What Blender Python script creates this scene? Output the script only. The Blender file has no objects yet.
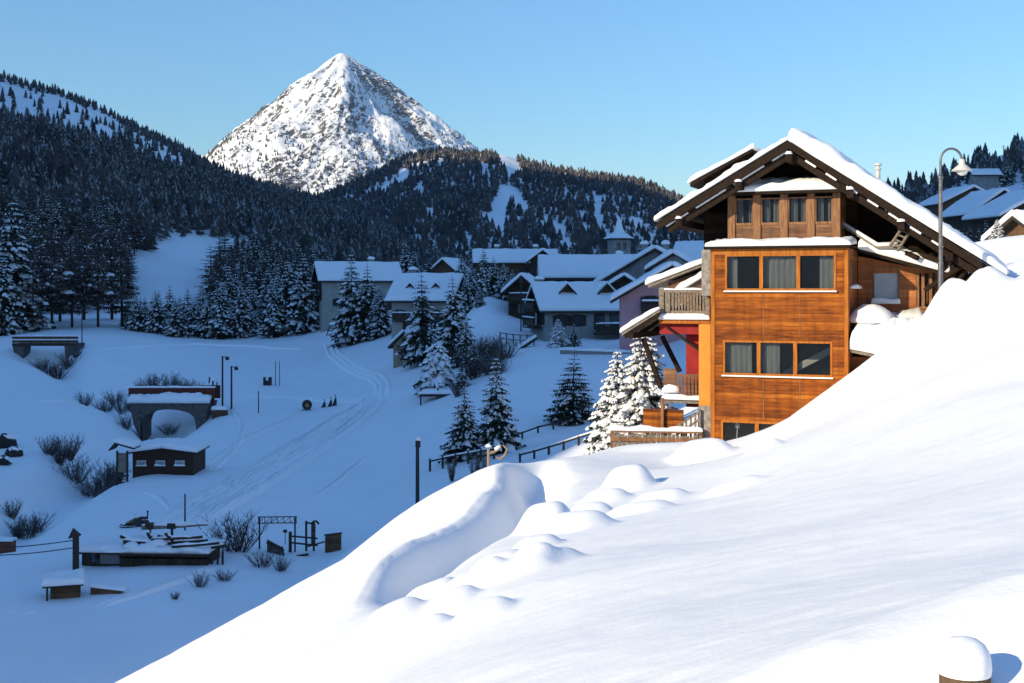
import bpy, math, random
import numpy as np
from mathutils import Vector, Matrix

random.seed(7)
RNG = np.random.default_rng(11)
F, HY = 1250.0, 290.0            # focal length in pixels, row of the horizon
SUN_A, SUN_E = math.radians(55), math.radians(23)
SC = bpy.context.scene
COL = SC.collection
R = math.radians


def at(px, py, Y):
    return Vector(((px - 512) * Y / F, Y, (HY - py) * Y / F))


# ------------------------------------------------------------------ noise
_P = np.random.default_rng(3).permutation(512)
_P = np.concatenate([_P, _P, _P])
_G = np.random.default_rng(5).uniform(-1, 1, (512, 2))


def perlin(x, y):
    xi = np.floor(x).astype(int); yi = np.floor(y).astype(int)
    xf = x - xi; yf = y - yi
    u = xf * xf * xf * (xf * (xf * 6 - 15) + 10); v = yf * yf * yf * (yf * (yf * 6 - 15) + 10)

    def g(ix, iy, dx, dy):
        h = _P[(_P[ix & 511] + iy) & 511]
        return _G[h, 0] * dx + _G[h, 1] * dy
    a = g(xi, yi, xf, yf); b = g(xi + 1, yi, xf - 1, yf)
    c = g(xi, yi + 1, xf, yf - 1); d = g(xi + 1, yi + 1, xf - 1, yf - 1)
    return (a + (b - a) * u) + ((c + (d - c) * u) - (a + (b - a) * u)) * v


def fbm(x, y, wl, oct=4, gain=0.5, ridged=False):
    s = 0; amp = 1; f = 1.0 / wl
    for i in range(oct):
        n = perlin(x * f + 17.3 * i, y * f - 9.1 * i)
        if ridged:
            n = 0.5 - np.abs(n) * 1.6
        s = s + amp * n
        amp *= gain; f *= 2.03
    return s


def tps_fit(P, z, lam=1e-4):
    P = np.asarray(P, float); z = np.asarray(z, float); n = len(P)
    d2 = ((P[:, None] - P[None]) ** 2).sum(-1)
    K = 0.5 * d2 * np.log(d2 + 1e-12) + lam * np.eye(n)
    Q = np.hstack([np.ones((n, 1)), P])
    A = np.block([[K, Q], [Q.T, np.zeros((3, 3))]])
    w = np.linalg.solve(A, np.concatenate([z, np.zeros(3)]))

    def ev(X):
        out = np.empty(len(X))
        for i in range(0, len(X), 20000):
            x = X[i:i + 20000]
            d = ((x[:, None] - P[None]) ** 2).sum(-1)
            out[i:i + 20000] = (0.5 * d * np.log(d + 1e-12)) @ w[:n] + w[n] + x @ w[n + 1:]
        return out
    return ev


# ------------------------------------------------------------------ object helpers
def tag(o, label=None, cat=None, group=None, kind=None):
    if label: o['label'] = label
    if cat: o['category'] = cat
    if group: o['group'] = group
    if kind: o['kind'] = kind
    return o


def link(name, me, parent=None):
    o = bpy.data.objects.new(name, me)
    COL.objects.link(o)
    if parent is not None:
        o.parent = parent
    return o


def thing(name, label, cat, loc=(0, 0, 0), rz=0.0, group=None):
    o = bpy.data.objects.new(name, None)
    COL.objects.link(o)
    o.location = loc; o.rotation_euler = (0, 0, rz)
    o.empty_display_size = 0.3
    return tag(o, label, cat, group)


def copy_tree(o, parent=None):
    c = o.copy(); COL.objects.link(c)
    if parent is not None:
        c.parent = parent
    for ch in list(o.children):
        copy_tree(ch, c)
    return c


def mesh_np(name, verts, faces, mats, mi=None, smooth=False):
    """faces: (n,3) or (n,4) int array"""
    verts = np.asarray(verts, np.float32); faces = np.asarray(faces, np.int32)
    me = bpy.data.meshes.new(name)
    k = faces.shape[1]
    me.vertices.add(len(verts)); me.vertices.foreach_set('co', verts.ravel())
    me.loops.add(faces.size); me.loops.foreach_set('vertex_index', faces.ravel())
    me.polygons.add(len(faces))
    me.polygons.foreach_set('loop_start', np.arange(0, faces.size, k, dtype=np.int32))
    try:
        me.polygons.foreach_set('loop_total', np.full(len(faces), k, np.int32))
    except Exception:
        pass
    for m in mats:
        me.materials.append(m)
    if mi is not None:
        me.polygons.foreach_set('material_index', np.asarray(mi, np.int32))
    if smooth:
        me.polygons.foreach_set('use_smooth', np.ones(len(faces), bool))
    me.update(calc_edges=True)
    return me


class MB:
    """collects shapes, builds ONE mesh object"""
    def __init__(s):
        s.v = []; s.f = []; s.m = []

    def add(s, vs, fs, m=0):
        b = len(s.v)
        s.v += [tuple(v) for v in vs]
        s.f += [tuple(i + b for i in f) for f in fs]
        s.m += [m] * len(fs)

    def box(s, x0, x1, y0, y1, z0, z1, m=0, bev=0.0):
        if x1 < x0: x0, x1 = x1, x0
        if y1 < y0: y0, y1 = y1, y0
        if z1 < z0: z0, z1 = z1, z0
        vs = [(x, y, z) for z in (z0, z1) for y in (y0, y1) for x in (x0, x1)]
        s.add(vs, [(0, 2, 3, 1), (4, 5, 7, 6), (0, 1, 5, 4), (2, 6, 7, 3), (0, 4, 6, 2), (1, 3, 7, 5)], m)

    def bar(s, a, b, w, h=None, m=0, up=(0, 0, 1)):
        """rectangular bar from a to b, w across, h along 'up'"""
        h = w if h is None else h
        a = Vector(a); b = Vector(b); d = (b - a).normalized(); up = Vector(up)
        if abs(d.dot(up)) > 0.98: up = Vector((0, 1, 0)) if abs(d.y) < .9 else Vector((1, 0, 0))
        r = d.cross(up).normalized(); u = r.cross(d).normalized()
        vs = []
        for p in (a, b):
            for sx, sz in ((-1, -1), (1, -1), (1, 1), (-1, 1)):
                vs.append(p + r * (sx * w / 2) + u * (sz * h / 2))
        s.add(vs, [(0, 1, 2, 3), (7, 6, 5, 4), (0, 4, 5, 1), (1, 5, 6, 2), (2, 6, 7, 3), (3, 7, 4, 0)], m)

    def tube(s, pts, rad, n=8, m=0, cap=True):
        pts = [Vector(p) for p in pts]
        rad = [rad] * len(pts) if not isinstance(rad, (list, tuple)) else rad
        vs = []; fs = []
        prev = None
        for i, p in enumerate(pts):
            d = (pts[min(i + 1, len(pts) - 1)] - pts[max(i - 1, 0)]).normalized()
            if prev is None:
                prev = d.orthogonal().normalized()
            r = (prev - d * prev.dot(d)).normalized(); prev = r
            u = d.cross(r)
            for k in range(n):
                a = 2 * math.pi * k / n
                vs.append(p + (r * math.cos(a) + u * math.sin(a)) * rad[i])
        for i in range(len(pts) - 1):
            for k in range(n):
                k2 = (k + 1) % n
                fs.append((i * n + k, i * n + k2, (i + 1) * n + k2, (i + 1) * n + k))
        if cap:
            fs.append(tuple(range(n))[::-1]); fs.append(tuple((len(pts) - 1) * n + k for k in range(n)))
        s.add(vs, fs, m)

    def lathe(s, prof, c=(0, 0, 0), n=16, m=0):
        c = Vector(c); vs = []; fs = []
        for r, z in prof:
            for k in range(n):
                a = 2 * math.pi * k / n
                vs.append(c + Vector((r * math.cos(a), r * math.sin(a), z)))
        for i in range(len(prof) - 1):
            for k in range(n):
                k2 = (k + 1) % n
                fs.append((i * n + k, i * n + k2, (i + 1) * n + k2, (i + 1) * n + k))
        s.add(vs, fs, m)

    def prism(s, poly, axis, a0, a1, m=0):
        """poly: 2D outline (ccw) extruded along axis 'x' or 'y' or 'z' from a0 to a1"""
        n = len(poly)
        def P(u, w, a):
            return (a, u, w) if axis == 'x' else ((u, a, w) if axis == 'y' else (u, w, a))
        vs = [P(u, w, a0) for u, w in poly] + [P(u, w, a1) for u, w in poly]
        fs = [tuple(range(n)), tuple(range(2 * n - 1, n - 1, -1))]
        for i in range(n):
            j = (i + 1) % n
            fs.append((i, i + n, j + n, j))
        s.add(vs, fs, m)

    def slab(s, q, th, nu=16, nv=8, edge=0.25, rough=0.06, seed=0, m=0, minth=0.35, lip=0.0, wl=0.9, taper=None):
        """snow blanket lying on the quad q (a,b,c,d: a->b is u, a->d is v), thickness th upward, rounded rim"""
        a, b, c, d = [np.array(p, float) for p in q]
        lu = np.linalg.norm(b - a); lv = np.linalg.norm(d - a)

        def par(n, L):
            e = min(edge / max(L, 1e-6), .3)
            k = np.linspace(0, 1, max(n - 5, 3))
            inner = e + (1 - 2 * e) * k
            return np.concatenate([[0, e * .12, e * .4], inner, [1 - e * .4, 1 - e * .12, 1]])
        U = par(nu, lu); V = par(nv, lv)
        uu, vv = np.meshgrid(U, V)
        base = (a * ((1 - uu) * (1 - vv))[..., None] + b * (uu * (1 - vv))[..., None] + c * (uu * vv)[..., None] + d * ((1 - uu) * vv)[..., None])
        du = np.minimum(uu, 1 - uu) * lu; dv = np.minimum(vv, 1 - vv) * lv
        dd = np.clip(np.minimum(du, dv) / edge, 0, 1)
        prof = minth + (1 - minth) * np.sqrt(np.clip(1 - (1 - dd) ** 2, 0, 1))
        wx = base[..., 0] + seed * 13.7; wy = base[..., 1] + base[..., 2] * .7 - seed * 7.1
        nz = fbm(wx, wy, wl, 3)
        h = th * prof * (1 + nz * rough * 6) + nz * rough
        if taper: h = h * (taper[0] + (taper[1] - taper[0]) * uu)
        nrm = np.cross(b - a, d - a); nrm = nrm / np.linalg.norm(nrm)
        if nrm[2] < 0: nrm = -nrm
        wob = fbm(wx + 50, wy + 20, .7, 2) * lip
        ctr = (a + b + c + d) / 4
        rim = (dd < .02)
        bb = base.copy()
        if lip > 0:
            out = base - ctr; out[..., 2] = 0
            ln = np.linalg.norm(out, axis=-1, keepdims=True) + 1e-6
            bb = bb + out / ln * (wob * rim)[..., None]
        up = nrm * .35 + np.array([0, 0, .65])
        top = bb + up * np.maximum(h, .03)[..., None]
        bot = bb.copy()
        nr, nc = uu.shape
        vs = np.concatenate([top.reshape(-1, 3), bot.reshape(-1, 3)])
        N = nr * nc; fs = []
        flip = np.cross(b - a, d - a)[2] < 0
        for i in range(nr - 1):
            for j in range(nc - 1):
                q4 = (i * nc + j, i * nc + j + 1, (i + 1) * nc + j + 1, (i + 1) * nc + j)
                fs.append(q4 if not flip else q4[::-1])
                q5 = tuple(k + N for k in q4)
                fs.append(q5[::-1] if not flip else q5)
        ring = [j for j in range(nc)] + [i * nc + nc - 1 for i in range(1, nr)] + [(nr - 1) * nc + j for j in range(nc - 2, -1, -1)] + [i * nc for i in range(nr - 2, 0, -1)]
        for k in range(len(ring)):
            p, r2 = ring[k], ring[(k + 1) % len(ring)]
            q4 = (p, p + N, r2 + N, r2)
            fs.append(q4 if not flip else q4[::-1])
        s.add([tuple(v) for v in vs], fs, m)

    def blob(s, c, rx, ry, rz, seed=0, m=0, n=12, k=7, rough=.12, flat=-.2):
        c = Vector(c); vs = []; fs = []
        for i in range(k + 1):
            th = math.pi * i / k
            for j in range(n):
                ph = 2 * math.pi * j / n
                d = Vector((math.sin(th) * math.cos(ph), math.sin(th) * math.sin(ph), math.cos(th)))
                nn = float(perlin(np.array([d.x * 1.7 + seed * 3.1 + d.z]), np.array([d.y * 1.7 - seed * 1.7 + d.z * .6]))[0])
                r = 1 + nn * rough * 3
                z = max(d.z * rz * r, flat * rz)
                vs.append(c + Vector((d.x * rx * r, d.y * ry * r, z)))
        for i in range(k):
            for j in range(n):
                j2 = (j + 1) % n
                fs.append((i * n + j, (i + 1) * n + j, (i + 1) * n + j2, i * n + j2))
        s.add(vs, fs, m)

    def build(s, name, mats, parent=None, smooth=False, angle=None):
        me = bpy.data.meshes.new(name)
        me.from_pydata(s.v, [], s.f)
        if not isinstance(mats, (list, tuple)): mats = [mats]
        for m in mats: me.materials.append(m)
        me.polygons.foreach_set('material_index', s.m)
        if smooth:
            me.polygons.foreach_set('use_smooth', [True] * len(s.f))
        me.update()
        if smooth and angle:
            me.set_sharp_from_angle(angle=R(angle))
        return link(name, me, parent)


def wall_holes(mb, x0, x1, z0, z1, holes, y0, y1, m=0):
    """wall in the xz plane, between depths y0 and y1, with rectangular openings (hx0,hx1,hz0,hz1)"""
    xs = sorted({x0, x1} | {min(max(h[i], x0), x1) for h in holes for i in (0, 1)})
    zs = sorted({z0, z1} | {min(max(h[i], z0), z1) for h in holes for i in (2, 3)})
    for k in range(len(zs) - 1):
        i = 0
        while i < len(xs) - 1:
            cx = (xs[i] + xs[i + 1]) / 2; cz = (zs[k] + zs[k + 1]) / 2
            if any(h[0] < cx < h[1] and h[2] < cz < h[3] for h in holes):
                i += 1; continue
            j = i
            while j + 1 < len(xs) - 1:
                c2 = (xs[j + 1] + xs[j + 2]) / 2
                if any(h[0] < c2 < h[1] and h[2] < cz < h[3] for h in holes): break
                j += 1
            mb.box(xs[i], xs[j + 1], y0, y1, zs[k], zs[k + 1], m)
            i = j + 1


# ------------------------------------------------------------------ materials
def new_mat(name):
    m = bpy.data.materials.new(name); m.use_nodes = True
    nt = m.node_tree
    for n in list(nt.nodes): nt.nodes.remove(n)
    out = nt.nodes.new('ShaderNodeOutputMaterial')
    b = nt.nodes.new('ShaderNodeBsdfPrincipled')
    nt.links.new(b.outputs[0], out.inputs[0])
    return m, nt, b


def N(nt, t, **kw):
    n = nt.nodes.new(t)
    for k, v in kw.items():
        if k in n.inputs.keys():
            n.inputs[k].default_value = v
        else:
            setattr(n, k, v)
    return n


def ramp(nt, stops, interp='LINEAR'):
    r = nt.nodes.new('ShaderNodeValToRGB'); r.color_ramp.interpolation = interp
    e = r.color_ramp.elements
    while len(e) < len(stops): e.new(.5)
    for i, (p, c) in enumerate(stops):
        e[i].position = p; e[i].color = (*c, 1) if len(c) == 3 else c
    return r


def mat(name, c1, c2=None, scale=4.0, stretch=(1, 1, 1), rough=.7, bump=0.0, bscale=None, metal=0.0, detail=6.0, lo=.35, hi=.65, spec=.3, rnd=0.0):
    """mottled surface: noise between c1 and c2 in object space"""
    m, nt, b = new_mat(name)
    b.inputs['Roughness'].default_value = rough; b.inputs['Metallic'].default_value = metal
    b.inputs['Specular IOR Level'].default_value = spec
    c2 = c2 or tuple(c * .8 for c in c1)
    tc = N(nt, 'ShaderNodeTexCoord'); mp = N(nt, 'ShaderNodeMapping'); mp.inputs['Scale'].default_value = stretch
    nt.links.new(tc.outputs['Object'], mp.inputs[0])
    nz = N(nt, 'ShaderNodeTexNoise', Scale=scale, Detail=detail, Roughness=.6)
    nt.links.new(mp.outputs[0], nz.inputs['Vector'])
    rp = ramp(nt, [(lo, c1), (hi, c2)])
    nt.links.new(nz.outputs['Fac'], rp.inputs[0])
    colour = rp.outputs[0]
    if rnd:
        oi = N(nt, 'ShaderNodeObjectInfo'); hs = N(nt, 'ShaderNodeHueSaturation')
        mr = N(nt, 'ShaderNodeMapRange'); mr.inputs[3].default_value = 1 - rnd; mr.inputs[4].default_value = 1 + rnd
        nt.links.new(oi.outputs['Random'], mr.inputs[0]); nt.links.new(mr.outputs[0], hs.inputs['Value'])
        nt.links.new(colour, hs.inputs['Color']); colour = hs.outputs[0]
    nt.links.new(colour, b.inputs['Base Color'])
    if bump:
        n2 = N(nt, 'ShaderNodeTexNoise', Scale=bscale or scale * 3, Detail=4.0)
        nt.links.new(mp.outputs[0], n2.inputs['Vector'])
        bp = N(nt, 'ShaderNodeBump', Strength=bump, Distance=.05)
        nt.links.new(n2.outputs['Fac'], bp.inputs['Height']); nt.links.new(bp.outputs[0], b.inputs['Normal'])
    return m


def wood(name, c1, c2, c3, board=.14, axis='z', rough=.55, gap=.25, grain=1.0, spec=.3, along='x'):
    """boards stacked along 'axis', grain running along 'along'; every board has its own tone and a dark joint"""
    m, nt, b = new_mat(name)
    L = nt.links.new
    b.inputs['Roughness'].default_value = rough; b.inputs['Specular IOR Level'].default_value = spec
    tc = N(nt, 'ShaderNodeTexCoord'); sp = N(nt, 'ShaderNodeSeparateXYZ'); L(tc.outputs['Object'], sp.inputs[0])
    ax = {'x': 0, 'y': 1, 'z': 2}[axis]
    dv = N(nt, 'ShaderNodeMath', operation='DIVIDE'); L(sp.outputs[ax], dv.inputs[0]); dv.inputs[1].default_value = board
    fl = N(nt, 'ShaderNodeMath', operation='FLOOR'); L(dv.outputs[0], fl.inputs[0])
    fr = N(nt, 'ShaderNodeMath', operation='FRACT'); L(dv.outputs[0], fr.inputs[0])
    wn = N(nt, 'ShaderNodeTexWhiteNoise', noise_dimensions='1D'); L(fl.outputs[0], wn.inputs['W'])
    # grain coordinates: stretched along the boards, shifted per board
    st = {'x': (.7, 6, 6), 'y': (6, .7, 6), 'z': (6, 6, .7)}[along]
    mp = N(nt, 'ShaderNodeMapping'); mp.inputs['Scale'].default_value = st; L(tc.outputs['Object'], mp.inputs[0])
    cx = N(nt, 'ShaderNodeCombineXYZ')
    mu = N(nt, 'ShaderNodeMath', operation='MULTIPLY'); L(wn.outputs['Value'], mu.inputs[0]); mu.inputs[1].default_value = 37.0
    L(mu.outputs[0], cx.inputs[0]); L(mu.outputs[0], cx.inputs[1])
    va = N(nt, 'ShaderNodeVectorMath', operation='ADD'); L(mp.outputs[0], va.inputs[0]); L(cx.outputs[0], va.inputs[1])
    nz = N(nt, 'ShaderNodeTexNoise', Scale=2.2 * grain, Detail=8.0, Roughness=.65); L(va.outputs[0], nz.inputs['Vector'])
    big = N(nt, 'ShaderNodeTexNoise', Scale=.55, Detail=4.0); L(tc.outputs['Object'], big.inputs['Vector'])
    mx = N(nt, 'ShaderNodeMath', operation='MULTIPLY_ADD'); L(wn.outputs['Value'], mx.inputs[0]); mx.inputs[1].default_value = .34; L(nz.outputs['Fac'], mx.inputs[2])
    m2 = N(nt, 'ShaderNodeMath', operation='MULTIPLY_ADD'); L(big.outputs['Fac'], m2.inputs[0]); m2.inputs[1].default_value = .5; L(mx.outputs[0], m2.inputs[2])
    m3 = N(nt, 'ShaderNodeMath', operation='SUBTRACT'); L(m2.outputs[0], m3.inputs[0]); m3.inputs[1].default_value = .42
    rp = ramp(nt, [(.22, c1), (.5, c2), (.8, c3)]); L(m3.outputs[0], rp.inputs[0])
    # joint
    pp = N(nt, 'ShaderNodeMath', operation='PINGPONG'); L(dv.outputs[0], pp.inputs[0]); pp.inputs[1].default_value = .5
    jr = ramp(nt, [(.0, (1 - gap,) * 3), (.1, (1, 1, 1))]); L(pp.outputs[0], jr.inputs[0])
    ml = N(nt, 'ShaderNodeMix', data_type='RGBA', blend_type='MULTIPLY'); ml.inputs['Factor'].default_value = 1
    L(rp.outputs[0], ml.inputs[6]); L(jr.outputs[0], ml.inputs[7]); L(ml.outputs[2], b.inputs['Base Color'])
    ws = N(nt, 'ShaderNodeMapping'); ws.inputs['Scale'].default_value = (2.6, 2.6, .35); L(tc.outputs['Object'], ws.inputs[0])
    wz = N(nt, 'ShaderNodeTexNoise', Scale=1.6, Detail=6.0, Roughness=.6); L(ws.outputs[0], wz.inputs['Vector'])
    wr = ramp(nt, [(.32, (.55, .5, .48)), (.56, (1, 1, 1))]); L(wz.outputs['Fac'], wr.inputs[0])
    m4 = N(nt, 'ShaderNodeMix', data_type='RGBA', blend_type='MULTIPLY'); m4.inputs['Factor'].default_value = .75
    L(ml.outputs[2], m4.inputs[6]); L(wr.outputs[0], m4.inputs[7]); L(m4.outputs[2], b.inputs['Base Color'])
    bp = N(nt, 'ShaderNodeBump', Strength=.35, Distance=.02); L(jr.outputs[0], bp.inputs['Height'])
    b2 = N(nt, 'ShaderNodeBump', Strength=.12, Distance=.02); L(nz.outputs['Fac'], b2.inputs['Height']); L(bp.outputs[0], b2.inputs['Normal'])
    L(b2.outputs[0], b.inputs['Normal'])
    return m


def snow_mat(name, fine=.5, wl=1.0, base=(.86, .875, .9), distance=.04):
    m, nt, b = new_mat(name)
    L = nt.links.new
    b.inputs['Roughness'].default_value = .62; b.inputs['Specular IOR Level'].default_value = .25
    tc = N(nt, 'ShaderNodeTexCoord')
    n0 = N(nt, 'ShaderNodeTexNoise', Scale=.35 / wl, Detail=5.0); L(tc.outputs['Object'], n0.inputs['Vector'])
    rp = ramp(nt, [(.3, tuple(c * .955 for c in base)), (.7, base)]); L(n0.outputs['Fac'], rp.inputs[0]); L(rp.outputs[0], b.inputs['Base Color'])
    n1 = N(nt, 'ShaderNodeTexNoise', Scale=2.2 / wl, Detail=5.0, Roughness=.55); L(tc.outputs['Object'], n1.inputs['Vector'])
    n2 = N(nt, 'ShaderNodeTexNoise', Scale=34.0 / wl, Detail=3.0); L(tc.outputs['Object'], n2.inputs['Vector'])
    b1 = N(nt, 'ShaderNodeBump', Strength=.35 * fine, Distance=distance * 2.2 * wl); L(n1.outputs['Fac'], b1.inputs['Height'])
    b2 = N(nt, 'ShaderNodeBump', Strength=.3 * fine, Distance=distance * .45); L(n2.outputs['Fac'], b2.inputs['Height']); L(b1.outputs[0], b2.inputs['Normal'])
    L(b2.outputs[0], b.inputs['Normal'])
    return m


M = {}
M['snow'] = snow_mat('snow_ground', .5, 1.0, (.885, .9, .92))
M['snow_roof'] = snow_mat('snow_on_roofs', .5, .6)
M['snow_track'] = snow_mat('packed_snow', .7, .5, (.955, .96, .965))
M['snow_hill'] = snow_mat('snow_hillside', .8, 6.0)
M['orange'] = wood('varnished_larch_boards', (.095, .022, .003), (.265, .068, .006), (.45, .145, .016), board=.135, gap=.4, rough=.6, spec=.15)
M['orange_post'] = mat('varnished_post', (.44, .15, .022), (.27, .08, .01), scale=3, stretch=(5, 5, .6), rough=.6, spec=.15)
M['wing'] = wood('dark_larch_boards', (.20, .058, .015), (.36, .12, .032), (.48, .18, .055), board=.16, gap=.4, rough=.55)
M['brown'] = wood('brown_boards', (.10, .045, .02), (.20, .09, .04), (.32, .16, .075), board=.16, gap=.4)
M['post_brown'] = mat('weathered_posts', (.30, .145, .06), (.14, .06, .026), scale=3, stretch=(5, 5, .6), rough=.6)
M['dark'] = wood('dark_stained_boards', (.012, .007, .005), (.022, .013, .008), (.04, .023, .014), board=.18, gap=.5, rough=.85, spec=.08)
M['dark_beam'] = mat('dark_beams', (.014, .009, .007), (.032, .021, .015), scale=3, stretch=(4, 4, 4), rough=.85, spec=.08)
M['grey_wood'] = mat('grey_weathered_wood', (.26, .22, .18), (.12, .095, .075), scale=4, stretch=(3, 3, 3), rough=.8, bump=.2)
M['red'] = mat('red_plaster', (.30, .022, .022), (.22, .016, .018), scale=2, rough=.85)
M['ochre'] = mat('ochre_plaster', (.62, .27, .045), (.55, .22, .035), scale=2, rough=.85)
M['stone'] = mat('grey_stone', (.34, .32, .3), (.16, .15, .145), scale=5, rough=.9, bump=.6, bscale=8)
M['metal'] = mat('grey_galvanised_metal', (.2, .2, .21), (.12, .12, .13), scale=6, rough=.45, metal=.7)
M['enamel'] = mat('pale_lamp_enamel', (.62, .6, .56), (.5, .48, .45), scale=5, rough=.35)
M['white'] = mat('white_paint', (.78, .77, .75), (.68, .67, .65), scale=4, rough=.6)
M['black'] = mat('black_paint', (.02, .02, .022), (.035, .034, .034), scale=6, rough=.6)
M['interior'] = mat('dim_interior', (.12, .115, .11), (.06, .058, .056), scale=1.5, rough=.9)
M['curtain'] = mat('pale_curtain', (.34, .35, .35), (.24, .245, .25), scale=5, stretch=(3, 3, .3), rough=.9)


M['painted_pale_pane'] = mat('pane_painted_skylit', (.42, .47, .5), (.3, .34, .37), .9, rough=.15, spec=.6)  # skylit paleness of the shaded wing window, painted into the pane colour
M['dark_stone'] = mat('dark_bridge_stone', (.13, .12, .115), (.06, .057, .056), 4, rough=.9, bump=.6, bscale=8)


def glass_mat():
    m, nt, b = new_mat('window_glass'); L = nt.links.new
    out = [n for n in nt.nodes if n.type == 'OUTPUT_MATERIAL'][0]
    b.inputs['Base Color'].default_value = (.02, .025, .03, 1); b.inputs['Roughness'].default_value = .04
    b.inputs['Specular IOR Level'].default_value = .9
    tr = N(nt, 'ShaderNodeBsdfTransparent'); tr.inputs[0].default_value = (.93, .95, .95, 1)
    lw = N(nt, 'ShaderNodeLayerWeight'); lw.inputs[0].default_value = .5
    pw = N(nt, 'ShaderNodeMath', operation='POWER'); L(lw.outputs['Facing'], pw.inputs[0]); pw.inputs[1].default_value = 3.0
    ad = N(nt, 'ShaderNodeMath', operation='MULTIPLY_ADD'); L(pw.outputs[0], ad.inputs[0]); ad.inputs[1].default_value = .7; ad.inputs[2].default_value = .24
    tc = N(nt, 'ShaderNodeTexCoord'); nz = N(nt, 'ShaderNodeTexNoise', Scale=1.1, Detail=1.0); L(tc.outputs['Object'], nz.inputs['Vector'])
    bp = N(nt, 'ShaderNodeBump', Strength=.06, Distance=.1); L(nz.outputs['Fac'], bp.inputs['Height']); L(bp.outputs[0], b.inputs['Normal'])
    mx = N(nt, 'ShaderNodeMixShader'); L(ad.outputs[0], mx.inputs[0]); L(tr.outputs[0], mx.inputs[1]); L(b.outputs[0], mx.inputs[2])
    L(mx.outputs[0], out.inputs[0])
    return m


M['glass'] = glass_mat()
M['dark_glass'] = mat('dark_window_pane', (.02, .025, .035), (.04, .045, .055), scale=2, rough=.08, spec=.8)

# ------------------------------------------------------------------ camera, sun, sky
cam_d = bpy.data.cameras.new('camera'); cam = bpy.data.objects.new('camera', cam_d); COL.objects.link(cam)
cam.location = (0, 0, 0); cam.rotation_euler = (math.pi / 2, 0, 0)
cam_d.sensor_width = 36; cam_d.lens = 36 * F / 1024
cam_d.shift_y = -(341.5 - HY) / 1024
cam_d.clip_start = .1; cam_d.clip_end = 20000
SC.camera = cam

SUN_H = np.array([-math.sin(SUN_A), -math.cos(SUN_A)])       # horizontal direction towards the sun
SUN_U = np.array([-math.cos(SUN_A), math.sin(SUN_A)])
TE = math.tan(SUN_E)
sd = Vector((SUN_H[0] * math.cos(SUN_E), SUN_H[1] * math.cos(SUN_E), math.sin(SUN_E)))
sun_d = bpy.data.lights.new('sun', 'SUN'); sun_d.energy = 4.1; sun_d.angle = R(.5); sun_d.color = (1, .84, .56)
sun = bpy.data.objects.new('sun', sun_d); COL.objects.link(sun)
sun.rotation_euler = (-sd).to_track_quat('-Z', 'Y').to_euler(); sun.location = (-30, -20, 40)

w = bpy.data.worlds.new('World'); SC.world = w; w.use_nodes = True
nt = w.node_tree
for n in list(nt.nodes): nt.nodes.remove(n)
wo = nt.nodes.new('ShaderNodeOutputWorld'); bg = nt.nodes.new('ShaderNodeBackground'); sky = nt.nodes.new('ShaderNodeTexSky')
sky.sky_type = 'NISHITA'; sky.sun_disc = False; sky.sun_elevation = SUN_E
sky.sun_rotation = math.atan2(sd.x, sd.y)
sky.altitude = 1700; sky.air_density = 1.95; sky.dust_density = 0.0; sky.ozone_density = 11
nt.links.new(sky.outputs[0], bg.inputs[0]); nt.links.new(bg.outputs[0], wo.inputs[0])
bg.inputs['Strength'].default_value = .126
SC.view_settings.view_transform = 'Standard'; SC.view_settings.look = 'None'
SC.view_settings.exposure = .6; SC.view_settings.gamma = 1
SC.render.engine = 'CYCLES'
SC.cycles.use_denoising = True
SC.cycles.max_bounces = 10; SC.cycles.diffuse_bounces = 8; SC.cycles.transparent_max_bounces = 8
SC.cycles.caustics_reflective = False; SC.cycles.caustics_refractive = False
# ------------------------------------------------------------------ terrain
VC = [(0, 683, 38), (0, 640, 42), (0, 600, 48), (-120, 600, 48), (150, 620, 45), (60, 590, 50), (300, 600, 48), (150, 560, 55), (250, 552, 57), (0, 545, 57),
      (330, 560, 56), (190, 505, 70), (0, 515, 66), (300, 500, 71), (163, 474, 82), (60, 470, 80), (-100, 500, 68), (300, 450, 94), (230, 410, 112), (60, 432, 97), (0, 430, 99), (-120, 430, 99),
      (330, 400, 120), (320, 370, 140), (330, 340, 166), (200, 333, 186), (60, 345, 150), (0, 350, 150), (-120, 345, 150), (60, 390, 122), (0, 390, 122), (250, 330, 190), (100, 325, 185), (0, 325, 185), (-150, 325, 185),
      (430, 500, 62), (480, 456, 75), (500, 452, 76), (560, 440, 76), (575, 424, 85), (640, 420, 82), (600, 362, 100), (655, 352, 101), (540, 352, 110), (500, 338, 124), (430, 400, 103), (470, 372, 110), (500, 400, 95), (540, 400, 92),
      (410, 363, 128), (440, 345, 140), (355, 319, 178), (425, 327, 150), (480, 300, 140), (575, 300, 152), (560, 285, 190), (620, 280, 220), (650, 300, 130), (400, 290, 220), (450, 280, 240),
      (580, 338, 122), (535, 340, 123), (625, 338, 120), (525, 322, 134), (591, 304, 148), (640, 330, 128), (620, 445, 60), (720, 400, 70), (850, 325, 70), (1000, 278, 70), (1024, 270, 70), (1150, 250, 70), (760, 320, 100), (900, 280, 100), (1024, 265, 100), (1160, 235, 100),
      (800, 280, 150), (950, 250, 190), (1024, 242, 190), (1150, 195, 190)]
_vp, _vz = [], []
for px, py, Y in VC:
    _vp.append((3 * (px - 512) / F, math.log(Y))); _vz.append((HY - py) * Y / F)
for t, Y, z in ((-.5, 300, -2), (0, 300, 4), (.4, 300, 20), (-.5, 1000, -6), (0, 1000, -2), (.5, 1000, 10), (-.6, 30, -12), (-.2, 30, -11.5), (.1, 40, -8), (.5, 40, -4), (1, 60, 6), (1, 150, 16), (-1, 60, -11), (-1, 150, -4)):
    _vp.append((3 * t, math.log(Y))); _vz.append(z)
V_ev = tps_fit(_vp, _vz, 1e-3)

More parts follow.
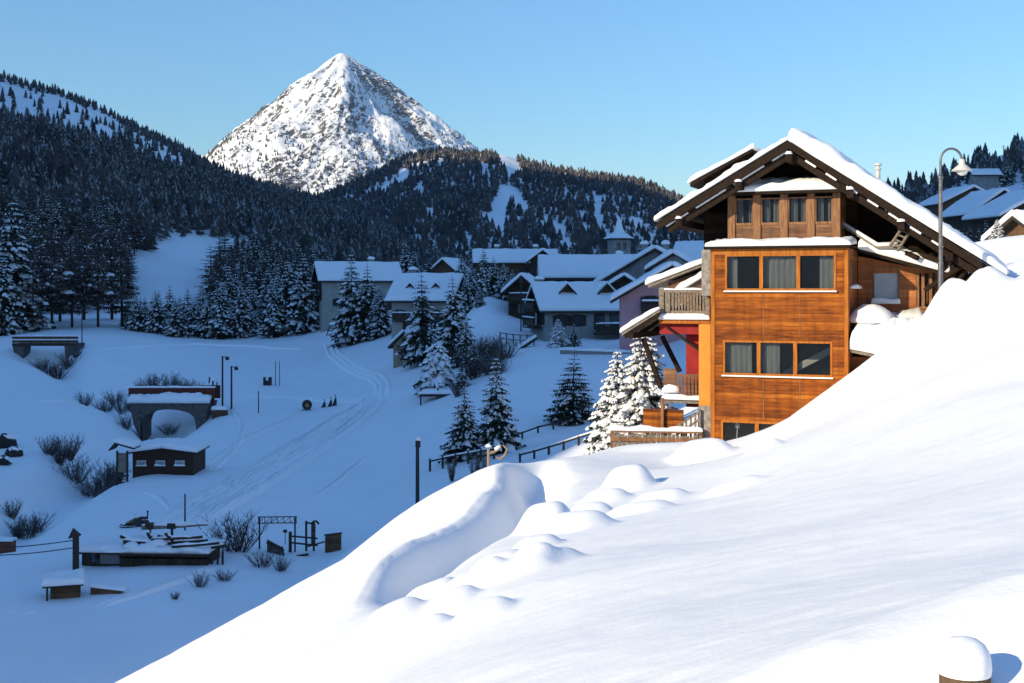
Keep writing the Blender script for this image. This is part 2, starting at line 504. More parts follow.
FC = [(135, 683, 17), (240, 627, 21), (350, 566, 25), (430, 517, 29), (480, 477, 32), (545, 459, 35), (600, 452, 37), (640, 448, 38), (690, 455, 39), (735, 453, 39.2), (800, 409, 39), (860, 367, 38.5), (900, 337, 38.5), (950, 318, 38), (985, 296, 38), (1024, 275, 38.5),
      (240, 683, 13.5), (350, 683, 10), (350, 600, 16.5), (430, 683, 7.5), (430, 600, 13), (430, 545, 20), (512, 683, 6), (512, 600, 10.5), (512, 545, 17), (512, 495, 26),
      (620, 683, 5), (620, 600, 9), (620, 540, 15), (620, 490, 25), (620, 466, 32), (735, 683, 4.3), (735, 600, 7.5), (735, 540, 12), (735, 490, 20), (735, 462, 32),
      (860, 645, 4.4), (860, 580, 7), (860, 500, 13), (860, 430, 22), (860, 387, 32), (960, 630, 4.2), (960, 560, 7), (960, 480, 12), (960, 400, 20), (960, 335, 31),
      (1024, 618, 4), (1024, 540, 7), (1024, 450, 13), (1024, 380, 20), (1024, 305, 31), (1010, 266, 50), (1024, 259, 52), (1150, 225, 45), (1150, 300, 22), (1150, 400, 12)]
_fp = [tuple(at(*c)) for c in FC]
for c in FC[:6]:
    p = at(*c)
    for k, dz in ((3.0, 1.5), (6.5, 5.0), (13, 11)):
        _fp.append((p.x - .8 * k, p.y + .6 * k, p.z - dz))
_fp += [(0, 0, -1.75), (0, -12, -1.0), (3, 0, -1.45), (8, -6, .5), (-3, 0, -2.7), (-9, -4, -6), (-9, 8, -8.5), (10, 7, -.2), (22, 20, 3), (30, 38, 6), (30, 5, 5), (-20, 0, -14),
        (3.0, 46, -6.6), (5.6, 47, -6.5), (8, 48, -5.8), (12, 47, -3.6), (15, 48, -1.2), (20, 60, 1.6), (28, 60, 3), (10, 60, -5.2), (5, 57, -6.9), (0, 58, -9), (3, 70, -9), (12, 72, -7), (26, 74, -1), (40, 72, 2), (-8, 48, -12), (-3, 44, -8),
        (0, 95, -24), (20, 95, -18), (45, 95, -12), (-30, 60, -24), (-25, 30, -20)]
_fp = np.array(_fp)
F_ev = tps_fit(_fp[:, :2] / 10, _fp[:, 2], 1e-3)

# soft mounds over buried rocks and bushes: px, py, Y, radius across, radius along, height
MOUNDS = [(628, 500, 25, .46, .42, .46), (606, 512, 23.5, .4, .4, .2), (702, 473, 33.5, .75, .5, .5), (668, 462, 36, 1.2, .8, .14), (640, 448, 38, 1.6, .8, .1),
          (546, 537, 19, .4, .45, .40), (575, 548, 18, .5, .5, .26), (500, 577, 14.5, .36, .45, .2), (470, 608, 12.3, .3, .36, .17), (450, 622, 11.5, .24, .3, .13), (520, 602, 12.2, .34, .4, .15), (420, 640, 10.2, .24, .3, .13),
          (392, 622, 12.5, .28, .36, .15), (430, 598, 13.6, .3, .34, .15), (765, 470, 26, .35, .3, .2), (590, 522, 21, .36, .36, .22), (660, 512, 22, .45, .4, .18), (535, 562, 16, .3, .36, .16),
          (640, 528, 20, .5, .4, .16), (905, 332, 37.4, .5, .5, .25), (965, 307, 36.8, 1.0, .9, .8), (938, 322, 36.6, .7, .6, .5), (990, 290, 37.2, .7, .9, .3), (855, 392, 33, .5, .4, .18),
          (545, 590, 12.6, .34, .4, .14), (480, 642, 9.8, .24, .3, .11), (735, 500, 21, .45, .4, .13)]
MW = [(at(px, py, Y), rx, ry, h) for px, py, Y, rx, ry, h in MOUNDS]
# wind-formed crest with a hollow on its lee side
CREST = [at(520, 455, 34.5), at(500, 462, 31.5), at(500, 478, 28.5), at(470, 500, 25), at(430, 525, 21.5), at(393, 556, 18.4), at(366, 590, 16.0), at(350, 625, 13.8)]


def crest_feature(x, y):
    best = np.full(x.shape, 1e9); sgn = np.zeros(x.shape); par = np.zeros(x.shape)
    n = len(CREST) - 1
    for i in range(n):
        a, b = CREST[i], CREST[i + 1]
        dx, dy = b.x - a.x, b.y - a.y; L2 = dx * dx + dy * dy
        t = np.clip(((x - a.x) * dx + (y - a.y) * dy) / L2, 0, 1)
        qx, qy = a.x + t * dx - x, a.y + t * dy - y
        d = np.hypot(qx, qy); side = np.sign(dx * (y - a.y) - dy * (x - a.x))
        k = d < best
        best[k] = d[k]; sgn[k] = side[k]; par[k] = (i + t[k]) / n
    s = best * sgn                                   # positive: right-hand (lee) side
    fade = np.clip(par / .16, 0, 1) * np.clip((1 - par) / .3, 0, 1); fade = fade * fade * (3 - 2 * fade)
    s = s + .22 * fbm(x + 3, y * .6, 3.2, 2)
    wd = .58 + .42 * np.sin(np.pi * np.clip(par, 0, 1)) - .25 * par
    left = .24 * np.exp(-(s / (1.6 * wd)) ** 2)
    right = .24 * np.exp(-(s / (.5 * wd)) ** 2) - .9 * np.exp(-((s - 1.1 * wd) / (.62 * wd)) ** 2) + .16 * np.exp(-((s - .95 * wd) / (.22 * wd)) ** 2) * np.clip(par * 3 - 1, 0, 1)
    return np.where(s < 0, left, right) * fade * (1.0 - .3 * par)


# creek bed between the bridges
CREEK = [at(45, 362, 150), at(95, 385, 124), at(168, 440, 108), at(120, 462, 92), at(70, 485, 80), at(0, 520, 66), at(-60, 545, 58)]


def creek_feature(x, y):
    best = np.full(x.shape, 1e9)
    for i in range(len(CREEK) - 1):
        a, b = CREEK[i], CREEK[i + 1]
        dx, dy = b.x - a.x, b.y - a.y
        t = np.clip(((x - a.x) * dx + (y - a.y) * dy) / (dx * dx + dy * dy), 0, 1)
        best = np.minimum(best, np.hypot(a.x + t * dx - x, a.y + t * dy - y))
    dep = 2.3 * np.exp(-(best / 2.7) ** 2)
    for p_, w_, h_ in ((at(168, 440, 110), 2.6, 2.0), (at(45, 362, 150), 2.6, 1.4)):
        dep = dep + h_ * np.exp(-((x - p_.x) / w_) ** 2 - ((y - p_.y) / 5) ** 2)
    return -dep


def ground_z(x, y):
    x = np.atleast_1d(np.asarray(x, float)); y = np.atleast_1d(np.asarray(y, float))
    yc = np.maximum(y, 24.0); t = np.clip(x / np.maximum(yc, 30), -1.3, 1.3)
    v = V_ev(np.stack([3 * t, np.log(np.minimum(yc, 1500))], 1))
    v = v + .2 * fbm(x, y, 9, 4, .55) + creek_feature(x, y)
    f = np.full(x.shape, -40.0)
    k = y < 92
    xs, ys = x[k], y[k]
    ff = F_ev(np.stack([xs, ys], 1) / 10)
    ff = ff + .045 * fbm(xs, ys, 2.6, 4) + .012 * fbm(xs + .4 * ys, ys * 2.2, .9, 3, .6, True) + .16 * fbm(xs + 40, ys, 9, 2) * np.clip(ys / 12, 0, 1)
    for p, rx, ry, h in MW:
        q = ((xs - p.x) / rx) ** 2 + ((ys - p.y) / ry) ** 2
        ff = ff + h * np.exp(-q ** 2.2 * .8)
    ff = ff + crest_feature(xs, ys)
    # low bank close to the camera
    bx = np.clip((xs + .2) / 1.2, 0, 1)
    ff = ff + .13 * bx * np.exp(-((ys - 3.7 - .1 * xs) / .55) ** 2)
    f[k] = ff
    kk = .6
    h = np.clip(.5 + .5 * (f - v) / kk, 0, 1)
    return v + (f - v) * h + kk * h * (1 - h) * .5


def gz(x, y):
    return float(ground_z([x], [y])[0])


def on(px, Y, dz=0.0):
    x = (px - 512) * Y / F
    return Vector((x, Y, gz(x, Y) + dz))


def grid_mesh(name, X, Y, Z, mats, smooth=True):
    nr, nc = X.shape
    vs = np.stack([X, Y, Z], -1).reshape(-1, 3)
    i, j = np.meshgrid(np.arange(nr - 1), np.arange(nc - 1), indexing='ij')
    a = (i * nc + j).ravel()
    fs = np.stack([a, a + 1, a + nc + 1, a + nc], 1)
    return mesh_np(name, vs, fs, mats, smooth=smooth)


tt = np.concatenate([np.linspace(-3, -.52, 36)[:-1], np.linspace(-.52, .52, 470), np.linspace(.52, 3, 36)[1:]])
yy = np.concatenate([np.linspace(-70, 0, 20)[:-1], np.linspace(0, 2, 12)[:-1], 2 * (1300 / 2.0) ** np.linspace(0, 1, 760)])
Tg, Yg = np.meshgrid(tt, yy)
Xg = Tg * np.sqrt(Yg ** 2 + 16)
Zg = ground_z(Xg.ravel(), Yg.ravel()).reshape(Xg.shape)
tag(link('snowy_ground', grid_mesh('snowy_ground', Xg, Yg, Zg, [M['snow']])), 'deep untouched snow covering the slope and the valley', 'ground', kind='structure')


# ---- hills: skyline given by (px, row) at a distance, rising from a base line
def hill_fn(sky, Ys, zb, Yb, bulge=.0, amp=4.0, wl=90):
    sx = np.array([(p[0] - 512) / F for p in sky]); se = np.array([(HY - p[1]) / F for p in sky])
    ybx = np.array([(p[0] - 512) / F for p in Yb]); ybv = np.array([p[1] for p in Yb], float)

    def f(x, y):
        t = x / y
        e = np.interp(t, sx, se); yb = np.interp(t, ybx, ybv)
        s = (y - yb) / (Ys - yb)
        up = zb + (e * Ys - zb) * np.clip(s, -.3, 1) ** 1 if False else zb + (e * Ys - zb) * (np.where(s < 0, s, np.minimum(s, 1) + bulge * np.sin(np.pi * np.clip(s, 0, 1))))
        dn = e * Ys - (y - Ys) * .35
        z = np.where(s <= 1, up, dn)
        return z + amp * fbm(x, y, wl, 4) * np.clip(s * 2.5, 0, 1) * np.clip(abs(1 - s) * 6 + .15, 0, 1)
    return f


HILL_L = hill_fn([(-330, 40), (-150, 62), (0, 77), (60, 92), (100, 108), (130, 124), (150, 134), (180, 148), (210, 166), (240, 178), (300, 194), (330, 202), (380, 222), (430, 240), (480, 262), (560, 300), (640, 330)], 780, -9,
                 [(-330, 190), (0, 190), (200, 196), (320, 205), (420, 250), (520, 300), (640, 330)], amp=5, wl=110)
HILL_M = hill_fn([(150, 235), (300, 206), (340, 192), (385, 172), (410, 158), (440, 152), (470, 156), (505, 155), (530, 165), (560, 172), (600, 178), (640, 183), (672, 197), (720, 215), (800, 250), (900, 285)], 1450, -20, [(100, 420), (900, 420)], bulge=.03, amp=16, wl=180)
HILL_R = hill_fn([(640, 330), (760, 260), (840, 215), (880, 196), (930, 190), (960, 172), (990, 158), (1024, 148), (1080, 128), (1160, 100), (1350, 60)], 430, -14, [(640, 112), (1000, 112), (1350, 108)], bulge=.0, amp=3, wl=60)


def hill_obj(name, label, fn, px0, px1, Y0, Y1, nc, nr, mats):
    t = (np.linspace(px0, px1, nc) - 512) / F
    y = np.linspace(Y0, Y1, nr)
    T, Y = np.meshgrid(t, y); X = T * Y
    Z = fn(X, Y)
    return tag(link(name, grid_mesh(name, X, Y, Z, mats)), label, 'hill', kind='structure')


hill_obj('wooded_hill', 'steep wooded hill rising left of the valley', HILL_L, -330, 640, 165, 1000, 200, 120, [M['snow_hill']])
hill_obj('ski_hill', 'rounded wooded hill with ski runs behind the village', HILL_M, 100, 900, 330, 1750, 220, 140, [M['snow_hill']])
hill_obj('chalet_hill', 'snowy hillside with chalets rising on the right', HILL_R, 690, 1350, 108, 560, 120, 110, [M['snow_hill']])


# ---- the pyramid peak
def rock_snow():
    m, nt, b = new_mat('rock_and_snow'); L = nt.links.new
    b.inputs['Roughness'].default_value = .8; b.inputs['Specular IOR Level'].default_value = .15
    tc = N(nt, 'ShaderNodeTexCoord'); ge = N(nt, 'ShaderNodeNewGeometry'); sp = N(nt, 'ShaderNodeSeparateXYZ'); L(ge.outputs['True Normal'], sp.inputs[0])
    n1 = N(nt, 'ShaderNodeTexNoise', Scale=.055, Detail=9.0, Roughness=.8); L(tc.outputs['Object'], n1.inputs['Vector'])
    n2 = N(nt, 'ShaderNodeTexNoise', Scale=.006, Detail=3.0); L(tc.outputs['Object'], n2.inputs['Vector'])
    a1 = N(nt, 'ShaderNodeMath', operation='MULTIPLY_ADD'); L(sp.outputs[2], a1.inputs[0]); a1.inputs[1].default_value = -1.0; L(n1.outputs['Fac'], a1.inputs[2])
    a2 = N(nt, 'ShaderNodeMath', operation='MULTIPLY_ADD'); L(n2.outputs['Fac'], a2.inputs[0]); a2.inputs[1].default_value = 1.15; L(a1.outputs[0], a2.inputs[2])
    sz = N(nt, 'ShaderNodeSeparateXYZ'); L(tc.outputs['Object'], sz.inputs[0])
    mr = N(nt, 'ShaderNodeMapRange'); mr.inputs[1].default_value = 300; mr.inputs[2].default_value = 760; mr.inputs[3].default_value = .07; mr.inputs[4].default_value = -.07
    L(sz.outputs[2], mr.inputs[0])
    a3 = N(nt, 'ShaderNodeMath', operation='ADD'); L(a2.outputs[0], a3.inputs[0]); L(mr.outputs[0], a3.inputs[1])
    a4 = N(nt, 'ShaderNodeMath', operation='ADD'); L(a3.outputs[0], a4.inputs[0]); a4.inputs[1].default_value = .2
    rp = ramp(nt, [(.70, (.88, .885, .9)), (.75, (.16, .16, .17)), (.85, (.075, .075, .082))]); L(a4.outputs[0], rp.inputs[0])
    L(rp.outputs[0], b.inputs['Base Color'])
    bp = N(nt, 'ShaderNodeBump', Strength=.5, Distance=8.0); L(n1.outputs['Fac'], bp.inputs['Height']); L(bp.outputs[0], b.inputs['Normal'])
    return m


M['rock_snow'] = rock_snow()
PK = at(341, 54, 4000)


def peak_fn(x, y):
    dx, dy = x - PK.x, y - PK.y
    r = np.hypot(dx, dy); am = np.clip(r / 200, .04, 1)
    dx = dx + am * 34 * fbm(x, y, 230, 4); dy = dy + am * 34 * fbm(x + 900, y, 230, 4)
    pl = []
    for a0, sl, of in ((-158, .92, 0), (-122, .86, 22), (-100, .80, 0), (-64, .86, 30), (-40, 1.0, 0), (-8, .86, 46), (44, 1.0, 0), (140, .88, 0), (-176, .80, 40)):
        a = math.radians(a0)
        pl.append((dx * math.cos(a) + dy * math.sin(a)) * sl - of)
    mx = np.max(pl, axis=0)
    z = PK.z + 12 - mx - 6 * np.log(sum(np.exp((q - mx) / 6) for q in pl))
    ang = np.arctan2(y - PK.y, x - PK.x)
    z = z + am * (26 * fbm(x, y, 170, 7, .55, True) + 5 * fbm(x, y, 22, 3, .6)) - 9 * am
    z = z + am * (30 * fbm(ang * 330 + .35 * r, r * .3, 120, 5, .55, True) - 8)
    return np.maximum(z, -60)


gx = np.linspace(PK.x - 1250, PK.x + 1150, 560); gy = np.linspace(PK.y - 1250, PK.y + 500, 430)
PX, PY = np.meshgrid(gx, gy)
tag(link('snowy_peak', grid_mesh('snowy_peak', PX, PY, peak_fn(PX, PY), [M['rock_snow']], smooth=False)), 'pointed snow covered mountain peak with dark rocks above the valley', 'mountain', kind='structure')

# ---- the mountain to the left, outside the picture, whose shade lies over the valley
RIDGE = [(-260, -60), (-120, -45), (-40, -34), (0, -26), (17, -14), (26, -9), (36, -2), (42, 4.5), (50, 7), (56, 14), (62, 24), (67, 35), (78, 60), (90, 82), (105, 100), (120, 115), (157, 150), (252, 228), (276, 240), (420, 265), (700, 340), (782, 405), (837, 440), (900, 450), (960, 430), (1000, 392), (1022, 376), (1045, 368), (1075, 412), (1110, 455), (1131, 465), (1200, 480), (1400, 300), (1700, 200)]
ru = np.concatenate([np.linspace(-260, 150, 140), np.linspace(155, 1700, 130)])
rw = np.interp(ru, [p[0] for p in RIDGE], [p[1] for p in RIDGE])
rk = np.concatenate([np.linspace(-1, 0, 16), np.linspace(0, 1, 16)[1:]])
RU, RK = np.meshgrid(ru, rk)
RW = np.broadcast_to(rw, RU.shape)
D0 = 200 + .9 * np.maximum(RU, 0)
top = RW + TE * D0
half = np.maximum(top + 45, 40) * .85
DD = D0 + RK * half
ZZ = top - (np.abs(RK) ** 1.15) * (top + 45) + 3.0 * fbm(RU, RK * 200, 40, 3) * np.clip(np.abs(RK) * 6, 0, 1)
XX = RU * SUN_U[0] + DD * SUN_H[0]; YY = RU * SUN_U[1] + DD * SUN_H[1]
tag(link('shading_mountain', grid_mesh('shading_mountain', XX, YY, ZZ, [M['snow_hill']])), 'snowy mountain beyond the left edge of the view', 'mountain', kind='structure')
# ------------------------------------------------------------------ the big chalet
CR = R(22)
XR, YR = (848 - 512) / F * 41, 41.0
CZ = -7.0
c_, s_ = math.cos(CR), math.sin(CR)


def cl(px, py, d):
    """picture point lying d metres behind the bay front -> chalet coordinates (along the front, z above its base)"""
    k = (px - 512) / F
    s = (k * (YR + d * c_) - XR - d * s_) / (c_ + k * s_)
    y = YR - s * s_ + d * c_
    return s, (HY - py) / F * y - CZ


def clw(s, d, z=0):
    return Vector((XR + s * c_ + d * s_, YR - s * s_ + d * c_, z + CZ))


ch = thing('timber_chalet', 'large orange brown timber chalet with snow laden gable roof beside the slope', 'chalet', (XR, YR, CZ), -CR)


def window_row(px0, px1, py0, py1, d, n, wallmb_holes, post='orange_post', curtains=(), name='window', rec=.06, frame=.07, sill=True, wood_m=None):
    """a row of n panes in one frame"""
    x0, z1 = cl(px0, py0, d); x1, _ = cl(px1, py0, d); _, z0 = cl((px0 + px1) / 2, py1, d)
    wallmb_holes.append((x0, x1, z0, z1))
    f = MB(); fw = frame
    f.box(x0, x1, d - .02, d + .09, z1 - fw, z1); f.box(x0, x1, d - .02, d + .09, z0, z0 + fw)
    pw = (x1 - x0) / n
    for i in range(n + 1):
        xc = x0 + pw * i; hw = fw / 2 if 0 < i < n else fw
        xa = x0 if i == 0 else (x1 - fw if i == n else xc - fw * .9)
        xb = x0 + fw if i == 0 else (x1 if i == n else xc + fw * .9)
        f.box(xa, xb, d - .025, d + .085, z0 + fw + .001, z1 - fw - .001)
    fr = f.build(name, M[post], ch)
    g = MB(); g.box(x0 + fw, x1 - fw, d + rec, d + rec + .012, z0 + fw, z1 - fw)
    g.build('pane', M['glass'], fr)
    if sill:
        s = MB(); s.box(x0 - .03, x1 + .03, d - .10, d + .02, z0 - .05, z0 - .002); s.build('sill', M['white'], fr)
    for i, lo, hi in curtains:          # pane, and the share of its width that the curtain covers
        xa, xb = x0 + pw * i + fw * .6, x0 + pw * (i + 1) - fw * .6
        xa, xb = xa + (xb - xa) * lo, xa + (xb - xa) * hi
        cmb = MB(); nn = max(6, int((xb - xa) * 30)); vs = []
        for j in range(nn + 1):
            xx = xa + (xb - xa) * j / nn
            yy = d + .2 + .018 * math.sin(j * 1.15 + i) + .012 * math.sin(j * .37)
            vs += [(xx, yy, z0 + .02), (xx, yy, z1 - .02)]
        cmb.add(vs, [(2 * j, 2 * j + 2, 2 * j + 3, 2 * j + 1) for j in range(nn)])
        cmb.build('curtain', M['curtain'], fr, True)
    return fr


# --- bay (front part)
BX0, BZ1 = cl(710.5, 249, 0); BX1 = 0.0
BD = 2.6
holes = []
window_row(725, 836, 254.5, 290.5, 0, 3, holes, curtains=((0, 0, .3), (1, 0, 1), (2, .55, 1)))
window_row(723, 832.5, 340, 376, 0, 3, holes, curtains=((0, 0, .8), (1, 0, .55)))
wl = window_row(721, 831, 420, 470, 0, 3, holes, sill=False)
sx_, sz_ = cl(737.5, 425, .3); _, sb_ = cl(736, 452, .3)
mb = MB(); mb.tube([(sx_ - .05, .3, sb_), (sx_, .3, sz_ - .06)], .022, 6)
st_ = [(sx_ + (.13 if k_ % 2 == 0 else .055) * math.sin(math.pi * k_ / 5), sz_ + (.13 if k_ % 2 == 0 else .055) * math.cos(math.pi * k_ / 5)) for k_ in range(10)]
mb.prism(st_, 'y', .285, .315); mb.build('star_ornament', M['white'], wl)
mb = MB()
wall_holes(mb, BX0, BX1, -1.5, BZ1, holes, 0, .14)
mb.box(BX0, BX0 + .14, .142, BD, -1.5, BZ1)
for px in (763.5, 800):
    x, z = cl(px, 293, 0)
    for a, b in ((294, 337), (379, 418)):
        mb.box(x - .012, x + .012, -.012, -.001, cl(px, b, 0)[1], cl(px, a, 0)[1], 1)
mb.build('bay_front', [M['orange'], M['post_brown']], ch)
mb = MB(); mb.box(BX1 - .14, BX1, .142, BD, -1.5, BZ1 - .02); mb.build('bay_side', M['wing'], ch)
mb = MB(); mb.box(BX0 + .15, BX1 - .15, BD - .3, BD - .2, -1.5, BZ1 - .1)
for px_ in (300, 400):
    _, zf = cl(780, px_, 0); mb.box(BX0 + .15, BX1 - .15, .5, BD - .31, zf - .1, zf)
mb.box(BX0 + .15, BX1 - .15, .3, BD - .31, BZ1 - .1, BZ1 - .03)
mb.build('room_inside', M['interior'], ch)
# inside: a stair flight seen through the middle windows, a potted branch at the bottom
mb = MB()
_, za = cl(780, 368, 1.2); _, zb2 = cl(780, 346, 1.2)
mb.bar((BX0 + 2.3, 1.2, za - .2), (BX1 - .5, 1.3, zb2), .18, .22)
mb.build('inner_stair', M['white'], ch)
# trims: corner boards, vertical joints
mb = MB()
for px in (713, 847):
    x, _ = cl(px, 300, 0)
    xa = min(max(x - .06, BX0 - .012), BX1 - .11)
    mb.box(xa, xa + .12, -.028, -.002, -1.5, BZ1 - .01)
mb.box(BX0 + .12, BX1 - .12, -.03, -.003, BZ1 - .2, BZ1 - .012)
mb.build('corner_boards', M['orange_post'], ch)
# bay roof: thin board and a snow blanket
mb = MB(); mb.box(BX0 - .12, BX1 + .1, -.22, BD - .6, BZ1 + .003, BZ1 + .07); mb.build('bay_roof', M['dark_beam'], ch)
mb = MB(); mb.slab([(BX0 - .15, -.26, BZ1 + .072), (BX1 + .12, -.26, BZ1 + .072), (BX1 + .12, 1.3, BZ1 + .16), (BX0 - .15, 1.3, BZ1 + .16)], .22, 34, 12, edge=.3, rough=.06, seed=2, lip=.04)
mb.build('bay_roof_snow', M['snow_roof'], ch, True)

# --- main house body
GD = 2.6                                  # depth of the gable wall
GX0, _ = cl(704, 250, GD); GX1, _ = cl(862, 250, GD)
RX, RZ = cl(789, 140, .2)                 # ridge (front end)
LX, LZ = cl(658, 221.5, .2)               # lower left tip
EX, EZ = cl(1003, 275, .2)                # lower right tip
SL = (RZ - LZ) / (RX - LX); SR = (RZ - EZ) / (EX - RX)
BACK = 11.0


def roof_z(x):
    return RZ - SL * (RX - x) if x < RX else RZ - SR * (x - RX)


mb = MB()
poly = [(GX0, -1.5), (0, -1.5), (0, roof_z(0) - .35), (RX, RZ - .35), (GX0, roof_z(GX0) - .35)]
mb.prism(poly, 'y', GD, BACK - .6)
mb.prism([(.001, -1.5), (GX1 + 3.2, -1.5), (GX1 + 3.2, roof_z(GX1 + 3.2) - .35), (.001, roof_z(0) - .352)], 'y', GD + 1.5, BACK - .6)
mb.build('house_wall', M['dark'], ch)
# loft window box
LD = 1.1
lx0, lz1 = cl(725.5, 196, LD); lx1, lz0 = cl(840.5, 240, LD)
pz, _ = cl(728, 222, LD)[1], 0
hl = []
posts = [731.5, 757, 784, 811, 836.5]
px_posts = [cl(p, 215, LD)[0] for p in posts]
mb = MB()
for x in px_posts:
    mb.box(x - .125, x + .125, LD - .04, LD + .16, lz0 - .1, lz1)
mb.build('loft_posts', M['post_brown'], ch)
ztop = cl(780, 197.5, LD)[1]; zmid = cl(780, 222, LD)[1]
mb = MB()
for a, b in zip(px_posts[:-1], px_posts[1:]):
    mb.box(a + .126, b - .126, LD + .02, LD + .1, lz0 - .1, zmid - .09)
mb.box(px_posts[0] - .12, px_posts[0] - .02, LD + .161, GD, lz0 - .1, lz1)
mb.box(px_posts[-1] + .02, px_posts[-1] + .12, LD + .161, GD, lz0 - .1, lz1)
mb.build('loft_panels', M['brown'], ch)
for i, (a, b) in enumerate(zip(px_posts[:-1], px_posts[1:])):
    f = MB(); a1, b1 = a + .126, b - .126
    f.box(a1, b1, LD + .0, LD + .08, zmid - .09, zmid - .01); f.box(a1, b1, LD + .0, LD + .08, ztop - .05, ztop)
    f.box(a1, a1 + .05, LD, LD + .08, zmid - .009, ztop - .051); f.box(b1 - .05, b1, LD, LD + .08, zmid - .009, ztop - .051)
    fr = f.build('loft_window', M['post_brown'], ch)
    g = MB(); g.box(a1 + .05, b1 - .05, LD + .05, LD + .062, zmid - .01, ztop - .05); g.build('pane', M['glass'], fr)
    g = MB(); vs = []
    for j in range(17):
        xx = a1 + .06 + (b1 - a1 - .12) * j / 16; vs += [(xx, LD + .2 + .03 * math.sin(j * 1.9 + i), zmid), (xx, LD + .2 + .03 * math.sin(j * 1.9 + i), ztop)]
    if i != 0: g.add(vs, [(2 * j, 2 * j + 2, 2 * j + 3, 2 * j + 1) for j in range(16) if not (6 < j < 9 + i)])
    else: g.add(vs, [(2 * j, 2 * j + 2, 2 * j + 3, 2 * j + 1) for j in range(16) if j < 6 or j > 11])
    g.build('curtain', M['curtain'], fr)
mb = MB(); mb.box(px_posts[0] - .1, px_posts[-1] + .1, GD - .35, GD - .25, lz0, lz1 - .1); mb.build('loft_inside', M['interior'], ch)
a0, b0 = px_posts[0] - .38, px_posts[-1] + .3
mb = MB(); mb.box(a0, b0, LD - .42, GD - .02, lz1 + .002, lz1 + .09); mb.build('loft_roof', M['dark_beam'], ch)
mb = MB(); mb.slab([(a0 - .03, LD - .46, lz1 + .092), (b0 + .03, LD - .46, lz1 + .092), (b0 + .03, GD - .05, lz1 + .42), (a0 - .03, GD - .05, lz1 + .42)], .32, 40, 12, edge=.32, rough=.07, seed=5, lip=.03)
mb.build('loft_roof_snow', M['snow_roof'], ch, True)
# left part of the gable: log wall strip + corner
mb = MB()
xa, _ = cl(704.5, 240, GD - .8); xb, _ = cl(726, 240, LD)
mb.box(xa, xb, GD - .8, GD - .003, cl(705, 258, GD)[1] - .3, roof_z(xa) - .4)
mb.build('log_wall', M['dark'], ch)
mb = MB(); xa, z1 = cl(703.5, 250, .9); xb, z0 = cl(713, 290, .9)
mb.box(xa, xb + .1, .6, GD - .9, z0 - .2, z1); mb.build('stone_pillar', M['stone'], ch)

# --- main roof: boarding, fascias, purlins, snow
TH = .16
mb = MB()
D0 = .2
for (xa, za, xb, zb) in ((LX, LZ, RX, RZ), (RX, RZ, EX, EZ)):
    mb.prism([(xa, za - TH), (xb, zb - TH), (xb, zb), (xa, za)], 'y', D0 + .05, BACK)
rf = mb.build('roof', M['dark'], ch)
mb = MB()
for (xa, za, xb, zb, off) in ((LX - .04, LZ, RX, RZ, 0), (RX, RZ, EX + .04, EZ, 0)):
    mb.prism([(xa, za - .30), (xb, zb - .30), (xb, zb - .02), (xa, za - .02)], 'y', D0 - .03, D0 + .045)
    sx = .35 if xa < RX - .5 else 0
    mb.prism([(xa + sx, za - .62 + sx * SL * (1 if sx else 0)), (xb - (0 if sx else .6), zb - .62 + (0 if sx else .6) * SR), (xb - (0 if sx else .6), zb - .36 + (0 if sx else .6) * SR), (xa + sx, za - .36 + sx * SL * (1 if sx else 0))], 'y', D0 + .15, D0 + .28)
FASC = mb
mb = MB()
for x in (RX, RX - 1.7, LX + .75, RX + 2.0, RX + 3.6, EX - 1.6):
    z = roof_z(x) - .48 - (.12 if x == RX else 0)
    mb.box(x - .11, x + .11, D0 - .08, BACK - .5, z - .14, z + .1)
k = 0
x = EX - 2.2
while x < EX - .1:                         # rafters showing below the low right eave
    mb.bar((x, D0 + .5, roof_z(x) - .26), (x, BACK - .5, roof_z(x) - .26), .12, .16); x += .42
for x in (RX, RX - 1.7, LX + .75, RX + 2.0, RX + 3.6):
    z = roof_z(x) - .36 - (.12 if x == RX else 0)
    mb.blob((x, D0 - .06, z), .13, .12, .1, seed=x, flat=0, m=1)
mb.build('purlins', [M['dark_beam'], M['snow_roof']], rf)
mb = MB()
mb.slab([(RX - .02, D0 - .06, RZ + .02), (LX - .12, D0 - .06, LZ + .01), (LX - .12, BACK + .1, LZ + .01), (RX - .02, BACK + .1, RZ + .02)], .2, 40, 60, edge=.3, rough=.08, seed=7, lip=.03, minth=.5, wl=.6)
mb.build('left_roof_snow', M['snow_roof'], rf, True)
mb = MB()
mb.slab([(RX - .05, D0 - .03, RZ), (EX + .12, D0 - .03, EZ), (EX + .12, BACK + .1, EZ), (RX - .05, BACK + .1, RZ)], .62, 90, 60, edge=.45, rough=.05, seed=11, lip=.07, minth=.45, wl=.8, taper=(1.05, .5))
mb.build('right_roof_snow', M['snow_roof'], rf, True)
# snow line lying on the lower fascia board (left) and lumps on the right one
mb = FASC
for i in range(16):
    f0 = .06 + i * .058; x = LX + (RX - LX) * f0; z = LZ + (RZ - LZ) * f0
    if i % 5 != 3: mb.bar((x, D0 + .13, z - .325), (x + (RX - LX) * .055, D0 + .13, z - .325 + (RZ - LZ) * .055), .1, .045, 1)
for i in range(7):
    f0 = .08 + i * .1; x = RX + (EX - RX) * f0; z = RZ + (EZ - RZ) * f0
    mb.bar((x, D0 + .1, z - .34), (x + (EX - RX) * .05, D0 + .1, z - .34 + (EZ - RZ) * .05), .12, .06, 1)
mb.build('fascia', [M['dark_beam'], M['snow_roof']], rf)
